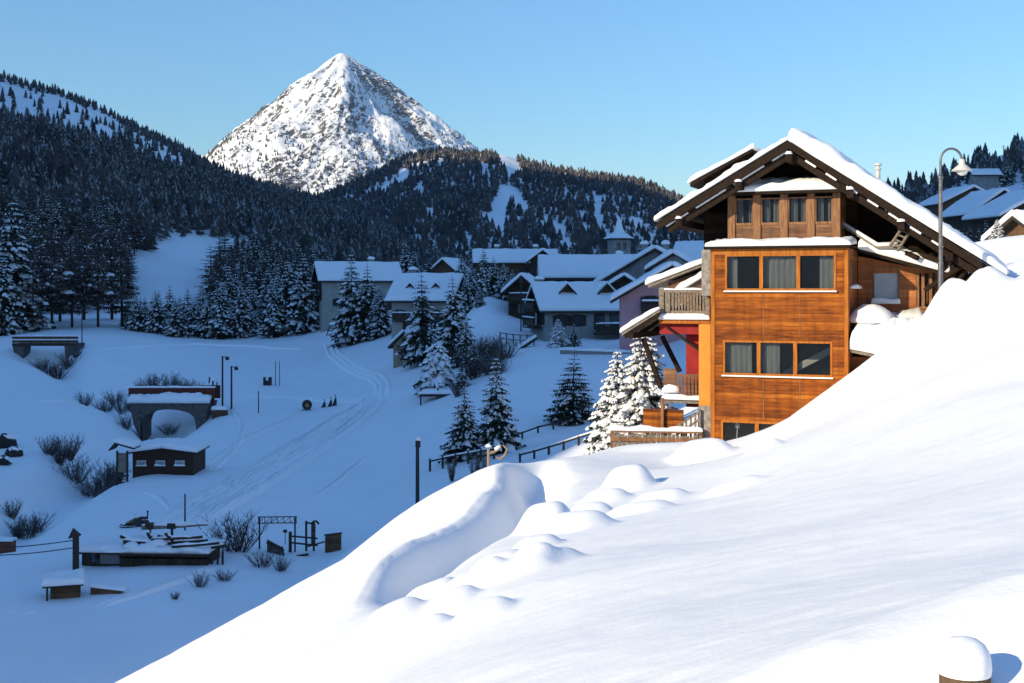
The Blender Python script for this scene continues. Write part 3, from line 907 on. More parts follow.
# chimney with cowl
cx, cz = cl(878, 172, 6.0)
mb = MB(); mb.lathe([(.12, -1.2), (.12, .1), (.17, .12), (.17, .2), (.1, .24), (.1, .34), (.2, .36), (.17, .46), (.0, .5)], (0, 0, 0), 12)
mb.v = [(x_ * .72 + cx, y_ * .72 + 6.0, z_ * .68 + cz) for x_, y_, z_ in mb.v]; mb.build('chimney', M['enamel'], rf, True, 40)
# dormer on the left slope
dx0, dz0 = cl(690, 185, 3.2); dx1, dz1 = cl(752, 149, 3.2)
mb = MB(); mb.prism([(dx0, dz0 - .06), (dx1, dz1 - .06), (dx1, dz1 + .06), (dx0, dz0 + .06)], 'y', 3.2, 8.0); dr = mb.build('dormer', M['dark_beam'], rf)
mb = MB(); mb.slab([(dx1 + .1, 3.15, dz1 + .06), (dx0 - .08, 3.15, dz0 + .065), (dx0 - .08, 8.05, dz0 + .065), (dx1 + .1, 8.05, dz1 + .06)], .2, 30, 30, edge=.3, rough=.06, seed=13, lip=.03); mb.build('dormer_snow', M['snow_roof'], dr, True)
mb = MB(); xm = dx0 + .45; mb.prism([(xm, roof_z(xm) - .1), (dx1, roof_z(dx1) - .1), (dx1, dz1 - .061), (xm, dz0 + (dz1 - dz0) * (xm - dx0) / (dx1 - dx0) - .061)], 'y', 3.5, 7.8); mb.build('dormer_wall', M['dark'], dr)
mb = MB()
# tangled posts and struts below the low right end of the roof
for (p0, p1, w_) in (((905, 250), (944, 262), .16), ((920, 262), (952, 244), .14), ((938, 292), (948, 252), .16), ((950, 285), (958, 256), .14), ((958, 262), (985, 268), .12), ((925, 290), (962, 266), .13), ((950, 292), (972, 262), .12), ((966, 280), (980, 264), .1), ((893, 247), (918, 258), .14)):
    xa, za = cl(*p0, 2.2); xb, zb = cl(*p1, 1.6)
    mb = MB(); mb.bar((xa, 2.2, za), (xb, 1.6, zb), w_); mb.build('strut', M['dark_beam'], rf)

# --- right wing
WD = 2.6
wx0 = .02; wx1, _ = cl(940, 290, WD - .4)
wz_l = cl(860, 256, WD)[1]; wz_r = cl(940, 272, WD)[1]
hw = []
fx0, fz1 = cl(872.5, 267, WD); fx1, fz0 = cl(899.5, 304, WD)
px0_, _ = cl(913.5, 285, WD)
hw.append((fx0, fx1, fz0, fz1))
ox0, oz1 = cl(916, 268, WD); ox1, oz0 = cl(941, 308, WD)
hw.append((ox0, min(ox1, wx1 - .1), oz0, oz1 - .1))
mb = MB()
zt = wz_r - .04
wall_holes(mb, wx0, wx1, -1.0, zt, hw, WD, WD + .14)
mb.prism([(wx0, zt + .001), (wx1, zt + .001), (wx0, wz_l)], 'y', WD + .001, WD + .139)
mb.build('wing_wall', M['wing'], ch)
f = MB()
f.box(fx0, fx1, WD - .03, WD + .09, fz1 - .06, fz1); f.box(fx0, fx1, WD - .03, WD + .09, fz0, fz0 + .06)
f.box(fx0, fx0 + .06, WD - .03, WD + .09, fz0 + .061, fz1 - .061); f.box(fx1 - .06, fx1, WD - .03, WD + .09, fz0 + .061, fz1 - .061)
fr = f.build('wing_window', M['post_brown'], ch)
g = MB(); g.box(fx0 + .06, fx1 - .06, WD + .03, WD + .042, fz0 + .06, fz1 - .06); g.build('pane', M['painted_pale_pane'], fr)
g = MB(); g.slab([(fx0 - .03, WD - .14, fz0), (fx1 + .03, WD - .14, fz0), (fx1 + .03, WD + .05, fz0 + .02), (fx0 - .03, WD + .05, fz0 + .02)], .22, 14, 8, edge=.1, seed=3); g.build('sill_snow', M['snow_roof'], fr, True)
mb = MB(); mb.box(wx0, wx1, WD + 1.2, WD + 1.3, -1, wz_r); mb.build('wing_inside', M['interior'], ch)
mb = MB()
for p in (917.5, 923, 930.5, 937):
    x, _ = cl(p, 285, WD); mb.box(x - .05, x + .05, WD + .02, WD + .1, oz0, oz1 - .11)
for a, b in (((918, 300), (924, 272)), ((926, 304), (930, 274)), ((932, 306), (940, 284))):
    xa, za = cl(*a, WD + .4); xb, zb = cl(*b, WD + .4); mb.bar((xa, WD + .4, za), (xb, WD + .4, zb), .07)
mb.box(ox0, min(ox1, wx1 - .1), WD - .06, WD - .004, oz0 - .03, oz0 + .04)
mb.build('porch_posts', M['post_brown'], ch)
# small window on the bay's shaded side
mb = MB(); z1 = cl(852, 262, 1)[1]; z0 = cl(852, 288, 1)[1]
mb.box(.002, .05, .7, 1.7, z0, z1); sw = mb.build('side_window', M['post_brown'], ch)
mb = MB(); mb.box(.051, .06, .78, 1.62, z0 + .06, z1 - .06); mb.build('pane', M['dark_glass'], sw)
mb = MB(); mb.slab([(.003, .66, z0 - .02), (.26, .66, z0 - .02), (.26, 1.74, z0 - .02), (.003, 1.74, z0 - .02)], .12, 8, 10, edge=.08); mb.build('sill_snow', M['snow_roof'], sw, True)
# wing roof
ra, rza = cl(848, 248, .9); rb, rzb = cl(947, 273, .9)
rsl = (rza - rzb) / (rb - ra)
mb = MB(); mb.prism([(BX1 + .11, rza - .11), (rb, rzb - .11), (rb, rzb), (BX1 + .11, rza)], 'y', WD - .75, WD + 1.2); wr = mb.build('wing_roof', M['dark_beam'], ch)
dz = wz_l - rza
mb = MB(); mb.slab([(BX1 + .13, WD - .8, rza + .005), (rb + .05, WD - .8, rzb + .005), (rb + .05, WD + 1.25, rzb + .005), (BX1 + .13, WD + 1.25, rza + .005)], .40, 44, 14, edge=.28, rough=.1, seed=17, lip=.08, minth=.45)
mb.build('wing_roof_snow', M['snow_roof'], wr, True)
# stair rail with snow and ladder in the gable opening
mb = MB()
pts = [(841, 224, 1.9), (877, 247, 1.7), (898, 247, 1.7)]
P3 = [(cl(a, b, d)[0], d, cl(a, b, d)[1]) for a, b, d in pts]
mb.bar(P3[0], P3[1], .07, .1); mb.bar(P3[1], P3[2], .07, .1)
mb.build('stair_rail', M['grey_wood'], ch)
mb = MB()
mb.tube([Vector(P3[0]) + Vector((0, 0, .08)), Vector(P3[1]) + Vector((0, 0, .08)), Vector(P3[2]) + Vector((0, 0, .1))], [.05, .075, .09], 8); mb.build('stair_rail_snow', M['snow_roof'], ch, True)
mb = MB()
for (a, b) in (((890, 246), (906, 222)), ((898, 250), (914, 225))):
    xa, za = cl(*a, 1.5); xb, zb = cl(*b, 1.1); mb.bar((xa, 1.5, za), (xb, 1.1, zb), .07)
for i in range(5):
    f0 = .1 + i * .19
    xa, za = cl(890 + 16 * f0, 246 - 24 * f0, 1.5 - .4 * f0); xb, zb = cl(898 + 16 * f0, 250 - 25 * f0, 1.5 - .4 * f0)
    mb.bar((xa, 1.5 - .4 * f0, za), (xb, 1.5 - .4 * f0, zb), .05)
mb.build('ladder', M['grey_wood'], ch)
# snow-filled low lean-to roof in the corner between bay and wing
la, lza = cl(848, 349, .1); lb, lzb = cl(886, 358, .1)
mb = MB(); mb.prism([(.03, lza - .1), (2.6, lza - .1 - 2.6 * (lza - lzb) / (lb - la) * .9), (2.6, lza - 2.6 * (lza - lzb) / (lb - la) * .9), (.03, lza)], 'y', .12, WD - .02); lr = mb.build('corner_roof', M['grey_wood'], ch)
zz = lza + .003
mb = MB(); mb.slab([(.02, .06, zz), (2.7, .06, zz - .5), (2.7, WD - .03, zz + .25), (.02, WD - .03, zz + .5)], .95, 40, 26, edge=.5, rough=.09, seed=23, lip=.06, minth=.28)
mb.build('corner_roof_snow', M['snow_roof'], lr, True)
mb = MB(); mb.blob((.65, 1.0, zz + .95), .75, .9, .5, seed=4, n=20, k=10); mb.blob((2.25, .75, zz + .62), .6, .5, .42, seed=9, n=20, k=10); mb.build('heaped_snow', M['snow_roof'], lr, True)
mb = MB(); mb.box(.002, 2.4, WD - 1.6, WD - 1.5, -1, lza - .3); mb.build('corner_wall', M['wing'], ch)

# --- left side: balconies, plastered walls, lean-to
bx0, bz0 = cl(659, 320, 1.2); bx1, _ = cl(710, 320, 1.2)
bzt = cl(680, 290, 1.2)[1]
mb = MB(); mb.box(bx0, bx1, 1.2, 3.6, bz0 - .12, bz0 + .02); bal = mb.build('upper_balcony', M['orange_post'], ch)
mb = MB()
mb.box(bx0, bx1, 1.2, 1.3, bzt - .1, bzt); mb.box(bx0, bx1, 1.22, 1.28, bz0 + .22, bz0 + .34)
for x in (bx0 + .09, bx0 + .32, bx1 - .1):
    mb.box(x - .09, x + .09, 1.18, 1.33, bz0 + .021, bzt - .101 if x > bx0 + .2 else bzt + .06)
n = 11
for i in range(n):
    x = bx0 + .5 + (bx1 - bx0 - .75) * i / (n - 1)
    mb.box(x - .03, x + .03, 1.23, 1.27, bz0 + .341, bzt - .101)
mb.box(bx0, bx0 + .09, 1.31, 3.5, bzt - .1, bzt)
for i in range(8):
    mb.box(bx0 + .02, bx0 + .07, 1.5 + i * .26, 1.6 + i * .26, bz0 + .1, bzt - .101)
mb.build('balustrade', M['grey_wood'], bal)
mb = MB(); mb.slab([(bx0, 1.12, bz0 + .022), (bx1, 1.12, bz0 + .022), (bx1, 1.9, bz0 + .03), (bx0, 1.9, bz0 + .03)], .24, 20, 8, edge=.15, seed=31)
mb.slab([(bx0, 1.19, bzt + .002), (bx1, 1.19, bzt + .002), (bx1, 1.31, bzt + .002), (bx0, 1.31, bzt + .002)], .05, 20, 6, edge=.05, seed=32)
mb.build('balcony_snow', M['snow_roof'], bal, True)
# red wall set back, ochre wall next to the bay
rx0, rz1 = cl(686, 325, 2.0); rx1, rz0 = cl(703, 374, 2.0)
mb = MB(); mb.box(rx0, rx1 + .2, 2.0, 3.4, rz0 - 1.2, bz0 - .121); mb.build('red_wall', M['red'], ch)
ux0, uz1 = cl(655, 325, 1.5)
mb = MB(); mb.box(bx0 - .05, rx1, 1.45, 3.5, bz0 - .50, bz0 - .121); mb.build('red_beam', M['red'], ch)
ox, oz1_ = cl(701.5, 330, .9); ox2, oz0_ = cl(712, 405, .9)
mb = MB(); mb.box(ox, BX0 - .004, .5, 2.0, oz0_, bz0 - .122); mb.build('ochre_wall', M['ochre'], ch)
sx0, sz1 = cl(700, 405, .7); _, sz0 = cl(700, 450, .7)
mb = MB(); mb.box(sx0, BX0 - .005, .4, 2.2, -1.4, oz0_ - .002); mb.build('stone_base', M['stone'], ch)
# slanting prop below the balcony
mb = MB(); a = cl(667, 327, 1.4); b = cl(702, 352, 1.0); mb.bar((a[0], 1.4, a[1]), (b[0], 1.0, b[1]), .08); mb.build('balcony_prop', M['dark_beam'], bal)
# lean-to roof dropping to the left
tx0, tz0 = cl(624, 333, 1.2); tx1, tz1 = cl(662, 309, 1.2)
mb = MB(); mb.prism([(tx0, tz0 - .09), (tx1, tz1 - .09), (tx1, tz1), (tx0, tz0)], 'y', .9, 4.6); lt = mb.build('lean_to_roof', M['grey_wood'], ch)
mb = MB(); mb.slab([(tx1, .86, tz1 + .003), (tx0 - .05, .86, tz0 + .003), (tx0 - .05, 4.6, tz0 + .003), (tx1, 4.6, tz1 + .003)], .17, 24, 24, edge=.15, seed=35, minth=.5); mb.build('lean_to_snow', M['snow_roof'], lt, True)
mb = MB()
for d, a, b in ((1.3, (643, 338), (661, 388)), (3.2, (662, 336), (680, 372))):
    xa, za = cl(*a, d); xb, zb = cl(*b, d); mb.bar((xa, d, za), (xb, d, zb), .15)
for d in (1.0, 2.6, 4.3):
    mb.bar((tx0 + .1, d, tz0 - .13), (tx1 - .05, d, tz1 - .17), .12, .14)
mb.box(tx0 + .3, tx0 + .46, .8, 4.6, tz0 + .0 - .18, tz0 + .12 - .1)
mb.build('lean_to_props', M['dark_beam'], lt)
# snowy roof of the rear annex seen above the balcony
ax0, az0 = cl(648, 285, 4.2); ax1, az1 = cl(706, 262, 4.2)
mb = MB(); mb.prism([(ax0, az0 - .1), (ax1 + .6, az1 - .1 + .6 * .35), (ax1 + .6, az1 + .6 * .35), (ax0, az0)], 'y', 4.2, 8.0); ar = mb.build('annex_roof', M['grey_wood'], ch)
mb = MB(); mb.slab([(ax1 + .6, 4.15, az1 + .6 * .35), (ax0 - .1, 4.15, az0 + .003), (ax0 - .1, 8.0, az0 + .003), (ax1 + .6, 8.0, az1 + .6 * .35)], .24, 26, 20, edge=.3, seed=37, rough=.05); mb.build('annex_roof_snow', M['snow_roof'], ar, True)
mb = MB(); mb.prism([(ax0 + .7, bz0 - .5), (ax1 + .5, bz0 - .5), (ax1 + .5, az1 - .1), (ax0 + .7, az0 - .1 + .2)], 'y', 4.5, 7.8); mb.build('annex_wall', M['brown'], ch)
ax2, az2 = cl(676, 290, 2.8); ax3, az3 = cl(704, 272, 2.8)
mb = MB(); mb.slab([(ax3, 2.6, az3 - .2), (ax2, 2.6, az2 - .2), (ax2, 4.0, az2 - .2), (ax3, 4.0, az3 - .2)], .3, 18, 12, edge=.2, seed=39); mb.build('annex_step_snow', M['snow_roof'], ch, True)
# lower balcony
lx0_, lz0_ = cl(664, 399, 1.0); lx1_, _ = cl(702, 399, 1.0)
lzt = cl(680, 374, 1.0)[1]
mb = MB(); mb.box(lx0_, lx1_, .9, 2.6, lz0_ - .12, lz0_); lb_ = mb.build('lower_balcony', M['grey_wood'], ch)
mb = MB()
xm, _ = cl(677, 374, 1.0)
mb.box(xm, lx1_, .95, 1.03, lzt - .09, lzt); mb.box(xm, lx1_, .96, 1.02, lz0_ + .12, lz0_ + .2)
for i in range(7):
    x = xm + .06 + (lx1_ - xm - .14) * i / 6; mb.box(x - .045, x + .045, .965, 1.015, lz0_ + .201, lzt - .091)
mb.build('lower_balustrade', M['brown'], lb_)
mb = MB(); zt_ = cl(670, 368.5, 1.0)[1]; mb.box(lx0_, xm - .02, .93, 1.0, lz0_ + .5, zt_); mb.build('board_panel', M['brown'], lb_)
mb = MB(); mb.slab([(lx0_ - .05, .82, lz0_ + .003), (lx1_, .82, lz0_ + .003), (lx1_, 1.3, lz0_ + .003), (lx0_ - .05, 1.3, lz0_ + .003)], .16, 20, 8, edge=.12, seed=41)
mb.blob((lx0_ + .25, 1.1, lz0_ + .3), .35, .3, .3, seed=3); mb.build('lower_balcony_snow', M['snow_roof'], lb_, True)
# orange screen, its post, and the outer steps
qx0, qz1 = cl(643, 408.5, .6); qx1, qz0 = cl(683, 429, .6)
mb = MB(); mb.box(qx0, qx1, .6, .68, qz0, qz1); mb.build('orange_screen', M['orange'], ch)
mb = MB(); x, z1 = cl(662.5, 398, .5); mb.box(x - .05, x + .05, .45, .55, qz0 - .6, z1); mb.build('screen_post', M['post_brown'], ch)
mb = MB()
for dz in (0, -.28):
    a = cl(677, 428, .3); b = cl(700, 411, .3); mb.bar((a[0], .3, a[1] + dz + .05), (b[0], .3, b[1] + dz), .06, .08)
for i in range(6):
    f0 = i / 5; a = cl(677 + 23 * f0, 428 - 17 * f0, .3); mb.box(a[0] - .03, a[0] + .03, .27, .33, a[1] - .75, a[1] + .06)
mb.build('outer_steps', M['grey_wood'], ch)

# --- picket fence below the chalet
p0 = clw(*[cl(612, 440, -.6)[0], -.6], cl(612, 432, -.6)[1]); p1 = clw(cl(702, 440, .2)[0], .2, cl(702, 432, .2)[1])
fz = cl(660, 431, 0)[1] + CZ
fe = thing('picket_fence', 'snow topped wooden plank fence in front of the chalet terrace', 'fence', (p0.x, p0.y, fz), math.atan2(p1.y - p0.y, p1.x - p0.x))
Lf = (p1 - p0).length
mb = MB(); random.seed(4)
x = .02
while x < Lf - .1:
    wd = random.uniform(.1, .16); mb.box(x, x + wd, -.02 + random.uniform(-.01, .01), .015, -1.9, -.05 + random.uniform(-.12, .0)); x += wd + random.uniform(.006, .03)
mb.build('planks', M['grey_wood'], fe)
mb = MB(); mb.box(-.05, Lf, -.08, -.03, -.34, -.22); mb.box(-.05, Lf, -.12, .12, -.04, .02)
for i in range(6): mb.box(Lf * i / 5 - .06, Lf * i / 5 + .06, .03, .13, -1.5, -.041)
mb.build('rails', M['post_brown'], fe)
mb = MB(); mb.slab([(-.08, -.15, .022), (Lf + .02, -.15, .022), (Lf + .02, .15, .022), (-.08, .15, .022)], .14, 60, 8, edge=.12, rough=.09, seed=43); mb.build('fence_snow', M['snow_roof'], fe, True)

# ------------------------------------------------------------------ street lamp
lp = at(940.5, 300, 38.3); lp.z = gz(lp.x, lp.y) - .4
sc = 38.3 / F
la_ = thing('street_lamp', 'tall grey street lamp with curved neck and pale shade beside the chalet', 'street lamp', lp)
H1 = (HY - 178) * sc - lp.z
mb = MB(); mb.tube([(0, 0, 0), (0, 0, 2.2)], [.085, .08], 12); mb.tube([(0, 0, 2.2), (0, 0, H1)], [.065, .058], 12); mb.lathe([(.06, H1 - .04), (.085, H1 - .02), (.085, H1 + .06), (.05, H1 + .09)], n=12)
mb.build('pole', M['metal'], la_, True, 40)
ah = (178 - 161) * sc; rr = (962 - 940.5) / 2 * sc
pts = [(0, 0, H1)] + [(0, 0, H1 + ah * f0) for f0 in (.4, .9)] + [(rr - rr * math.cos(a), 0, H1 + ah + rr * math.sin(a) * 1.15) for a in np.linspace(.2, math.pi * .97, 14)]
pts += [(2 * rr, 0, H1 + ah - .25)]
mb = MB(); mb.tube(pts, .036, 10); mb.build('neck', M['metal'], la_, True, 50)
ex = 2 * rr; ez = (HY - 166) * sc - lp.z
mb = MB(); mb.lathe([(.04, .22), (.08, .2), (.09, .06), (.3, -.12), (.31, -.15), (.28, -.14), (.08, .03)], (ex, 0, ez), 20); mb.build('lamp_shade', M['enamel'], la_, True, 40)
mb = MB(); mb.lathe([(.15, -.1), (.17, -.16), (.13, -.24), (.05, -.29), (0, -.3)], (ex, 0, ez), 16); mb.build('globe', M['white'], la_, True)

# ------------------------------------------------------------------ snow-capped post near the camera
pp = at(965, 673, 3.35)
po = thing('wooden_post', 'snow capped round wooden post in the lower right corner', 'post', (pp.x, pp.y, pp.z - .6))
mb = MB(); mb.tube([(0, 0, -.6), (0, 0, .612), (0, 0, .622)], [.068, .066, .062], 24); mb.build('shaft', mat('post_wood', (.15, .095, .05), (.07, .045, .026), 6, (4, 4, .5), .75, bump=.3), po, True, 40)
mb = MB(); n = 28
prof = [(.069, .6), (.0715, .625), (.070, .652), (.065, .684), (.054, .708), (.037, .725), (.018, .732), (0, .734)]
mb.lathe([(r_, .6 + (z_ - .6) * .72) for r_, z_ in prof], (-.003, 0, 0), n)
mb.build('snow_cap', M['snow_roof'], po, True)
# ------------------------------------------------------------------ conifers
def needle_mat(name, dark, light, frost, amount, scale=9.0):
    """needles or twigs with rime in patches"""
    m, nt, b = new_mat(name); L = nt.links.new
    b.inputs['Roughness'].default_value = .85; b.inputs['Specular IOR Level'].default_value = .1
    tc = N(nt, 'ShaderNodeTexCoord'); oi = N(nt, 'ShaderNodeObjectInfo')
    nz = N(nt, 'ShaderNodeTexNoise', Scale=scale, Detail=3.0); L(tc.outputs['Object'], nz.inputs['Vector'])
    r1 = ramp(nt, [(.35, dark), (.65, light)]); L(nz.outputs['Fac'], r1.inputs[0])
    n2 = N(nt, 'ShaderNodeTexNoise', Scale=scale * 1.7, Detail=5.0, Roughness=.7); L(tc.outputs['Object'], n2.inputs['Vector'])
    ad = N(nt, 'ShaderNodeMath', operation='MULTIPLY_ADD'); L(oi.outputs['Random'], ad.inputs[0]); ad.inputs[1].default_value = .12; L(n2.outputs['Fac'], ad.inputs[2])
    r2 = ramp(nt, [(.62 - amount, (0, 0, 0)), (.78 - amount, (1, 1, 1))]); L(ad.outputs[0], r2.inputs[0])
    mx = N(nt, 'ShaderNodeMix', data_type='RGBA'); L(r2.outputs[0], mx.inputs[0]); L(r1.outputs[0], mx.inputs[6]); mx.inputs[7].default_value = (*frost, 1)
    L(mx.outputs[2], b.inputs['Base Color'])
    return m


M['needles'] = needle_mat('spruce_needles', (.010, .020, .016), (.03, .05, .036), (.4, .42, .45), -.05)
M['needles_frost'] = needle_mat('frosted_needles', (.014, .024, .02), (.04, .055, .045), (.5, .51, .53), .04)
M['larch'] = needle_mat('larch_twigs', (.06, .048, .046), (.13, .105, .095), (.38, .39, .42), .04, 5.0)
M['bark'] = mat('bark', (.06, .042, .032), (.03, .022, .018), 8, (3, 3, .6), .9)
M['tree_snow'] = mat('snow_on_trees', (.86, .87, .9), (.78, .8, .84), 3, rough=.7)


def conifer(seed, whorls=20, nb=8, R0=.22, z0=.08, droop=.35, twigs=5, tw=.06, snow=.6, up=0.0, ragged=.2, shape=.9, snow_w=1.0, trunk_r=.016, gaps=0.0):
    """a conifer one unit tall: (trunk, crown, snow) builders"""
    rng = random.Random(seed)
    tk, cr, sn = MB(), MB(), MB()
    lean = (rng.uniform(-.02, .02), rng.uniform(-.02, .02))

    def axis(z): return Vector((lean[0] * z * z, lean[1] * z * z, z))
    tk.tube([axis(z) for z in (-.06, .0, .3, .6, .9, 1.0)], [trunk_r * 1.15, trunk_r, trunk_r * .78, trunk_r * .5, trunk_r * .18, .001], 7)
    for i in range(whorls):
        u = (i + rng.uniform(-.25, .25)) / whorls
        z = z0 + (.985 - z0) * u
        Rr = R0 * (1 - u) ** shape * (1.0 if u > .12 else .75 + 2 * u) + .012
        n = max(4, int(nb * (1 - .45 * u)))
        ph0 = rng.uniform(0, 6.28)
        for k in range(n):
            if rng.random() < gaps: continue
            ph = ph0 + 6.283 * (k + rng.uniform(-.3, .3)) / n
            Lb = Rr * rng.uniform(1 - ragged, 1 + ragged * .7)
            d = Vector((math.cos(ph), math.sin(ph), 0)); sd_ = Vector((-d.y, d.x, 0))
            base = axis(z)
            dr = droop * rng.uniform(.8, 1.2) * (1.1 - .5 * u)

            def bp(s): return base + d * (Lb * s) + Vector((0, 0, Lb * (up * s - dr * s ** 1.3 + .16 * dr * s ** 3)))
            w = tw * Lb
            # main twig
            a, b_, c = bp(0), bp(.55), bp(1)
            cr.add([a - sd_ * w * .3, a + sd_ * w * .3, b_ + sd_ * w, c, b_ - sd_ * w], [(0, 1, 2, 4), (4, 2, 3)])
            for j in range(twigs):
                s = .2 + .75 * j / max(twigs - 1, 1)
                p = bp(s)
                for sg in (-1, 1):
                    ln = Lb * (.52 * (1 - s) + .14) * rng.uniform(.75, 1.2)
                    q = p + (d * .62 + sd_ * sg * .78) * ln + Vector((0, 0, -ln * (dr * .9 + rng.uniform(0, .25))))
                    mid = (p + q) / 2 + Vector((0, 0, ln * .1)); ww = (d * .78 - sd_ * sg * .62) * (w * 1.05)
                    cr.add([p - ww * .25, mid - ww, q, mid + ww], [(0, 1, 2, 3)])
                    # hanging twiglets
                    if rng.random() < .5:
                        h_ = mid + Vector((0, 0, -ln * .55)); cr.add([mid - ww * .8, h_, mid + ww * .8, mid + Vector((0, 0, .004))], [(0, 1, 2, 3)])
                    if rng.random() < snow * .7:
                        v = Vector((0, 0, .012 + .05 * Lb)) * snow_w
                        m0, m1 = p * .75 + q * .25, p * .15 + q * .85
                        wv = ww * (1.15 * snow_w)
                        sn.add([m0 - wv * .4, m0 + wv * .4, (m0 + m1) / 2 + wv, m1, (m0 + m1) / 2 - wv, (m0 + m1) / 2 + v, m0 + v * .6],
                               [(0, 4, 5, 6), (1, 6, 5, 2), (0, 6, 1), (4, 3, 5), (3, 2, 5)])
            if rng.random() < snow:
                s0, s1 = rng.uniform(.25, .5), rng.uniform(.85, 1.02)
                pts = [bp(s0 + (s1 - s0) * q_ / 3) for q_ in range(4)]
                ws = [.05 * Lb, .15 * Lb, .14 * Lb, .03 * Lb]
                vs = []
                for p, w_ in zip(pts, ws):
                    w_ *= snow_w; h_ = w_ * .75
                    vs += [p - sd_ * w_ - Vector((0, 0, w_ * .25)), p - sd_ * w_ * .55 + Vector((0, 0, h_)), p + sd_ * w_ * .55 + Vector((0, 0, h_)), p + sd_ * w_ - Vector((0, 0, w_ * .25))]
                fs = []
                for q_ in range(3):
                    for e in range(3): fs.append((q_ * 4 + e, q_ * 4 + e + 1, q_ * 4 + e + 5, q_ * 4 + e + 4))
                fs += [(0, 1, 2, 3), (15, 14, 13, 12)]
                sn.add(vs, fs)
    return tk, cr, sn


PROTO = {}


def proto(key, needles='needles', **kw):
    tk, cr, sn = conifer(**kw)
    ms = []
    cs = MB(); cs.add(cr.v, cr.f, 0); cs.add(sn.v, sn.f, 1)
    for nm, b in (('trunk', tk), ('crown', cs)):
        me = bpy.data.meshes.new(nm); me.from_pydata(b.v, [], b.f)
        for m in ((M['bark'],) if nm == 'trunk' else (M[needles], M['tree_snow'])): me.materials.append(m)
        me.polygons.foreach_set('material_index', b.m)
        me.polygons.foreach_set('use_smooth', [nm == 'trunk' or i_ == 1 for i_ in b.m])
        me.update(); ms.append((nm, me))
    PROTO[key] = ms
    # the same tree as one mesh
    al = MB(); al.add(tk.v, tk.f, 0); al.add(cr.v, cr.f, 1); al.add(sn.v, sn.f, 2)
    me = bpy.data.meshes.new('tree'); me.from_pydata(al.v, [], al.f)
    for m in (M['bark'], M[needles], M['tree_snow']): me.materials.append(m)
    me.polygons.foreach_set('material_index', al.m); me.update()
    PROTO[key + '_one'] = me


proto('lone', seed=1, whorls=19, nb=9, R0=.36, z0=.06, droop=.3, twigs=6, tw=.055, snow=.22, up=.12, ragged=.22, shape=.95, snow_w=.8)
proto('sp1', seed=2, whorls=24, nb=9, R0=.27, z0=.05, droop=.5, twigs=6, tw=.065, snow=.36, shape=.82)
proto('sp2', seed=3, whorls=22, nb=9, R0=.31, z0=.06, droop=.45, twigs=6, tw=.065, snow=.3, shape=.85)
proto('sp3', seed=4, whorls=23, nb=8, R0=.24, z0=.1, droop=.5, twigs=5, tw=.07, snow=.32, shape=.75)
proto('laden', 'needles_frost', seed=5, whorls=26, nb=10, R0=.28, z0=.03, droop=.55, twigs=6, tw=.075, snow=.72, shape=.72, snow_w=1.1)
proto('laden2', 'needles_frost', seed=6, whorls=24, nb=10, R0=.34, z0=.03, droop=.6, twigs=6, tw=.075, snow=.75, shape=.75, snow_w=1.15)
proto('round', seed=7, whorls=12, nb=11, R0=.44, z0=.24, droop=.8, twigs=5, tw=.08, snow=.9, shape=.42, snow_w=1.3, trunk_r=.03)
for i in range(3):
    proto('dk%d' % i, seed=20 + i, whorls=17, nb=8, R0=.22 + .03 * i, z0=.06, droop=.45, twigs=4, tw=.09, snow=.2, shape=.8, ragged=.35)
for i in range(4):
    proto('larch%d' % i, 'larch', seed=30 + i, whorls=17, nb=8, R0=.17 + .025 * i, z0=.14 + .05 * i, droop=.22, twigs=4, tw=.085, snow=.05, up=.12, ragged=.42, shape=.62, gaps=.12, trunk_r=.014)


def plant(key, name, label, px, Y, h, group=None, rz=None, cat='tree', dz=-.05, parts=True, width=1.0, base=None):
    p = base if base is not None else on(px, Y, dz)
    rz = random.uniform(0, 6.28) if rz is None else rz
    if parts:
        t = thing(name, label, cat, p, rz, group)
        for nm, me in PROTO[key]: link(nm, me, t)
    else:
        t = link(name, PROTO[key + '_one']); t.location = p; t.rotation_euler = (0, 0, rz); tag(t, label, cat, group)
    t.scale = (h * width, h * width, h)
    return t


def plant_px(key, name, label, px, y_base, y_top, Y, **kw):
    """height from the picture; foot on the ground"""
    p = on(px, Y); zt = (HY - y_top) * Y / F
    return plant(key, name, label, px, Y, max(zt - p.z, 1.0), **kw)


random.seed(21)
plant_px('laden', 'spruce_tree', 'tall spruce thickly covered in sunlit snow behind the picket fence', 645, 440, 316, 55, width=1.15)
plant_px('laden2', 'spruce_tree', 'shorter snow laden spruce at the outer edge of the sunlit pair by the chalet', 617, 440, 345, 57, width=1.0)
plant_px('lone', 'spruce_tree', 'dark evenly tiered spruce standing alone on the snowy slope', 573, 424, 346, 85, width=1.1)
plant_px('sp2', 'spruce_tree', 'broad lower spruce of the pair beside the rail fence', 464, 457, 382, 75, width=1.05)
plant_px('sp1', 'spruce_tree', 'taller spruce of the pair beside the rail fence', 497, 452, 353, 75.5, width=1.05)
plant_px('round', 'spruce_tree', 'small domed conifer with a thick snow cap in front of the wooden hut', 437, 392, 340, 106)
plant_px('sp3', 'spruce_tree', 'slender dark spruce in front of the house with two roof hatches', 423, 340, 271, 124, width=1.1)
plant_px('sp1', 'spruce_tree', 'tallest dark spruce right of the wooden hut', 454, 370, 274, 116, width=1.15)
plant_px('sp2', 'spruce_tree', 'dark spruce tucked behind the domed snow capped conifer', 466, 362, 315, 114)
plant_px('sp1', 'spruce_tree', 'tallest spruce of the three in front of the pale barn', 352, 338, 250, 158, width=1.0)
plant_px('sp2', 'spruce_tree', 'middle spruce of the three in front of the pale barn', 368, 337, 262, 157)
plant_px('sp2', 'spruce_tree', 'shortest spruce of the three in front of the pale barn', 379, 337, 283, 155, width=1.05)
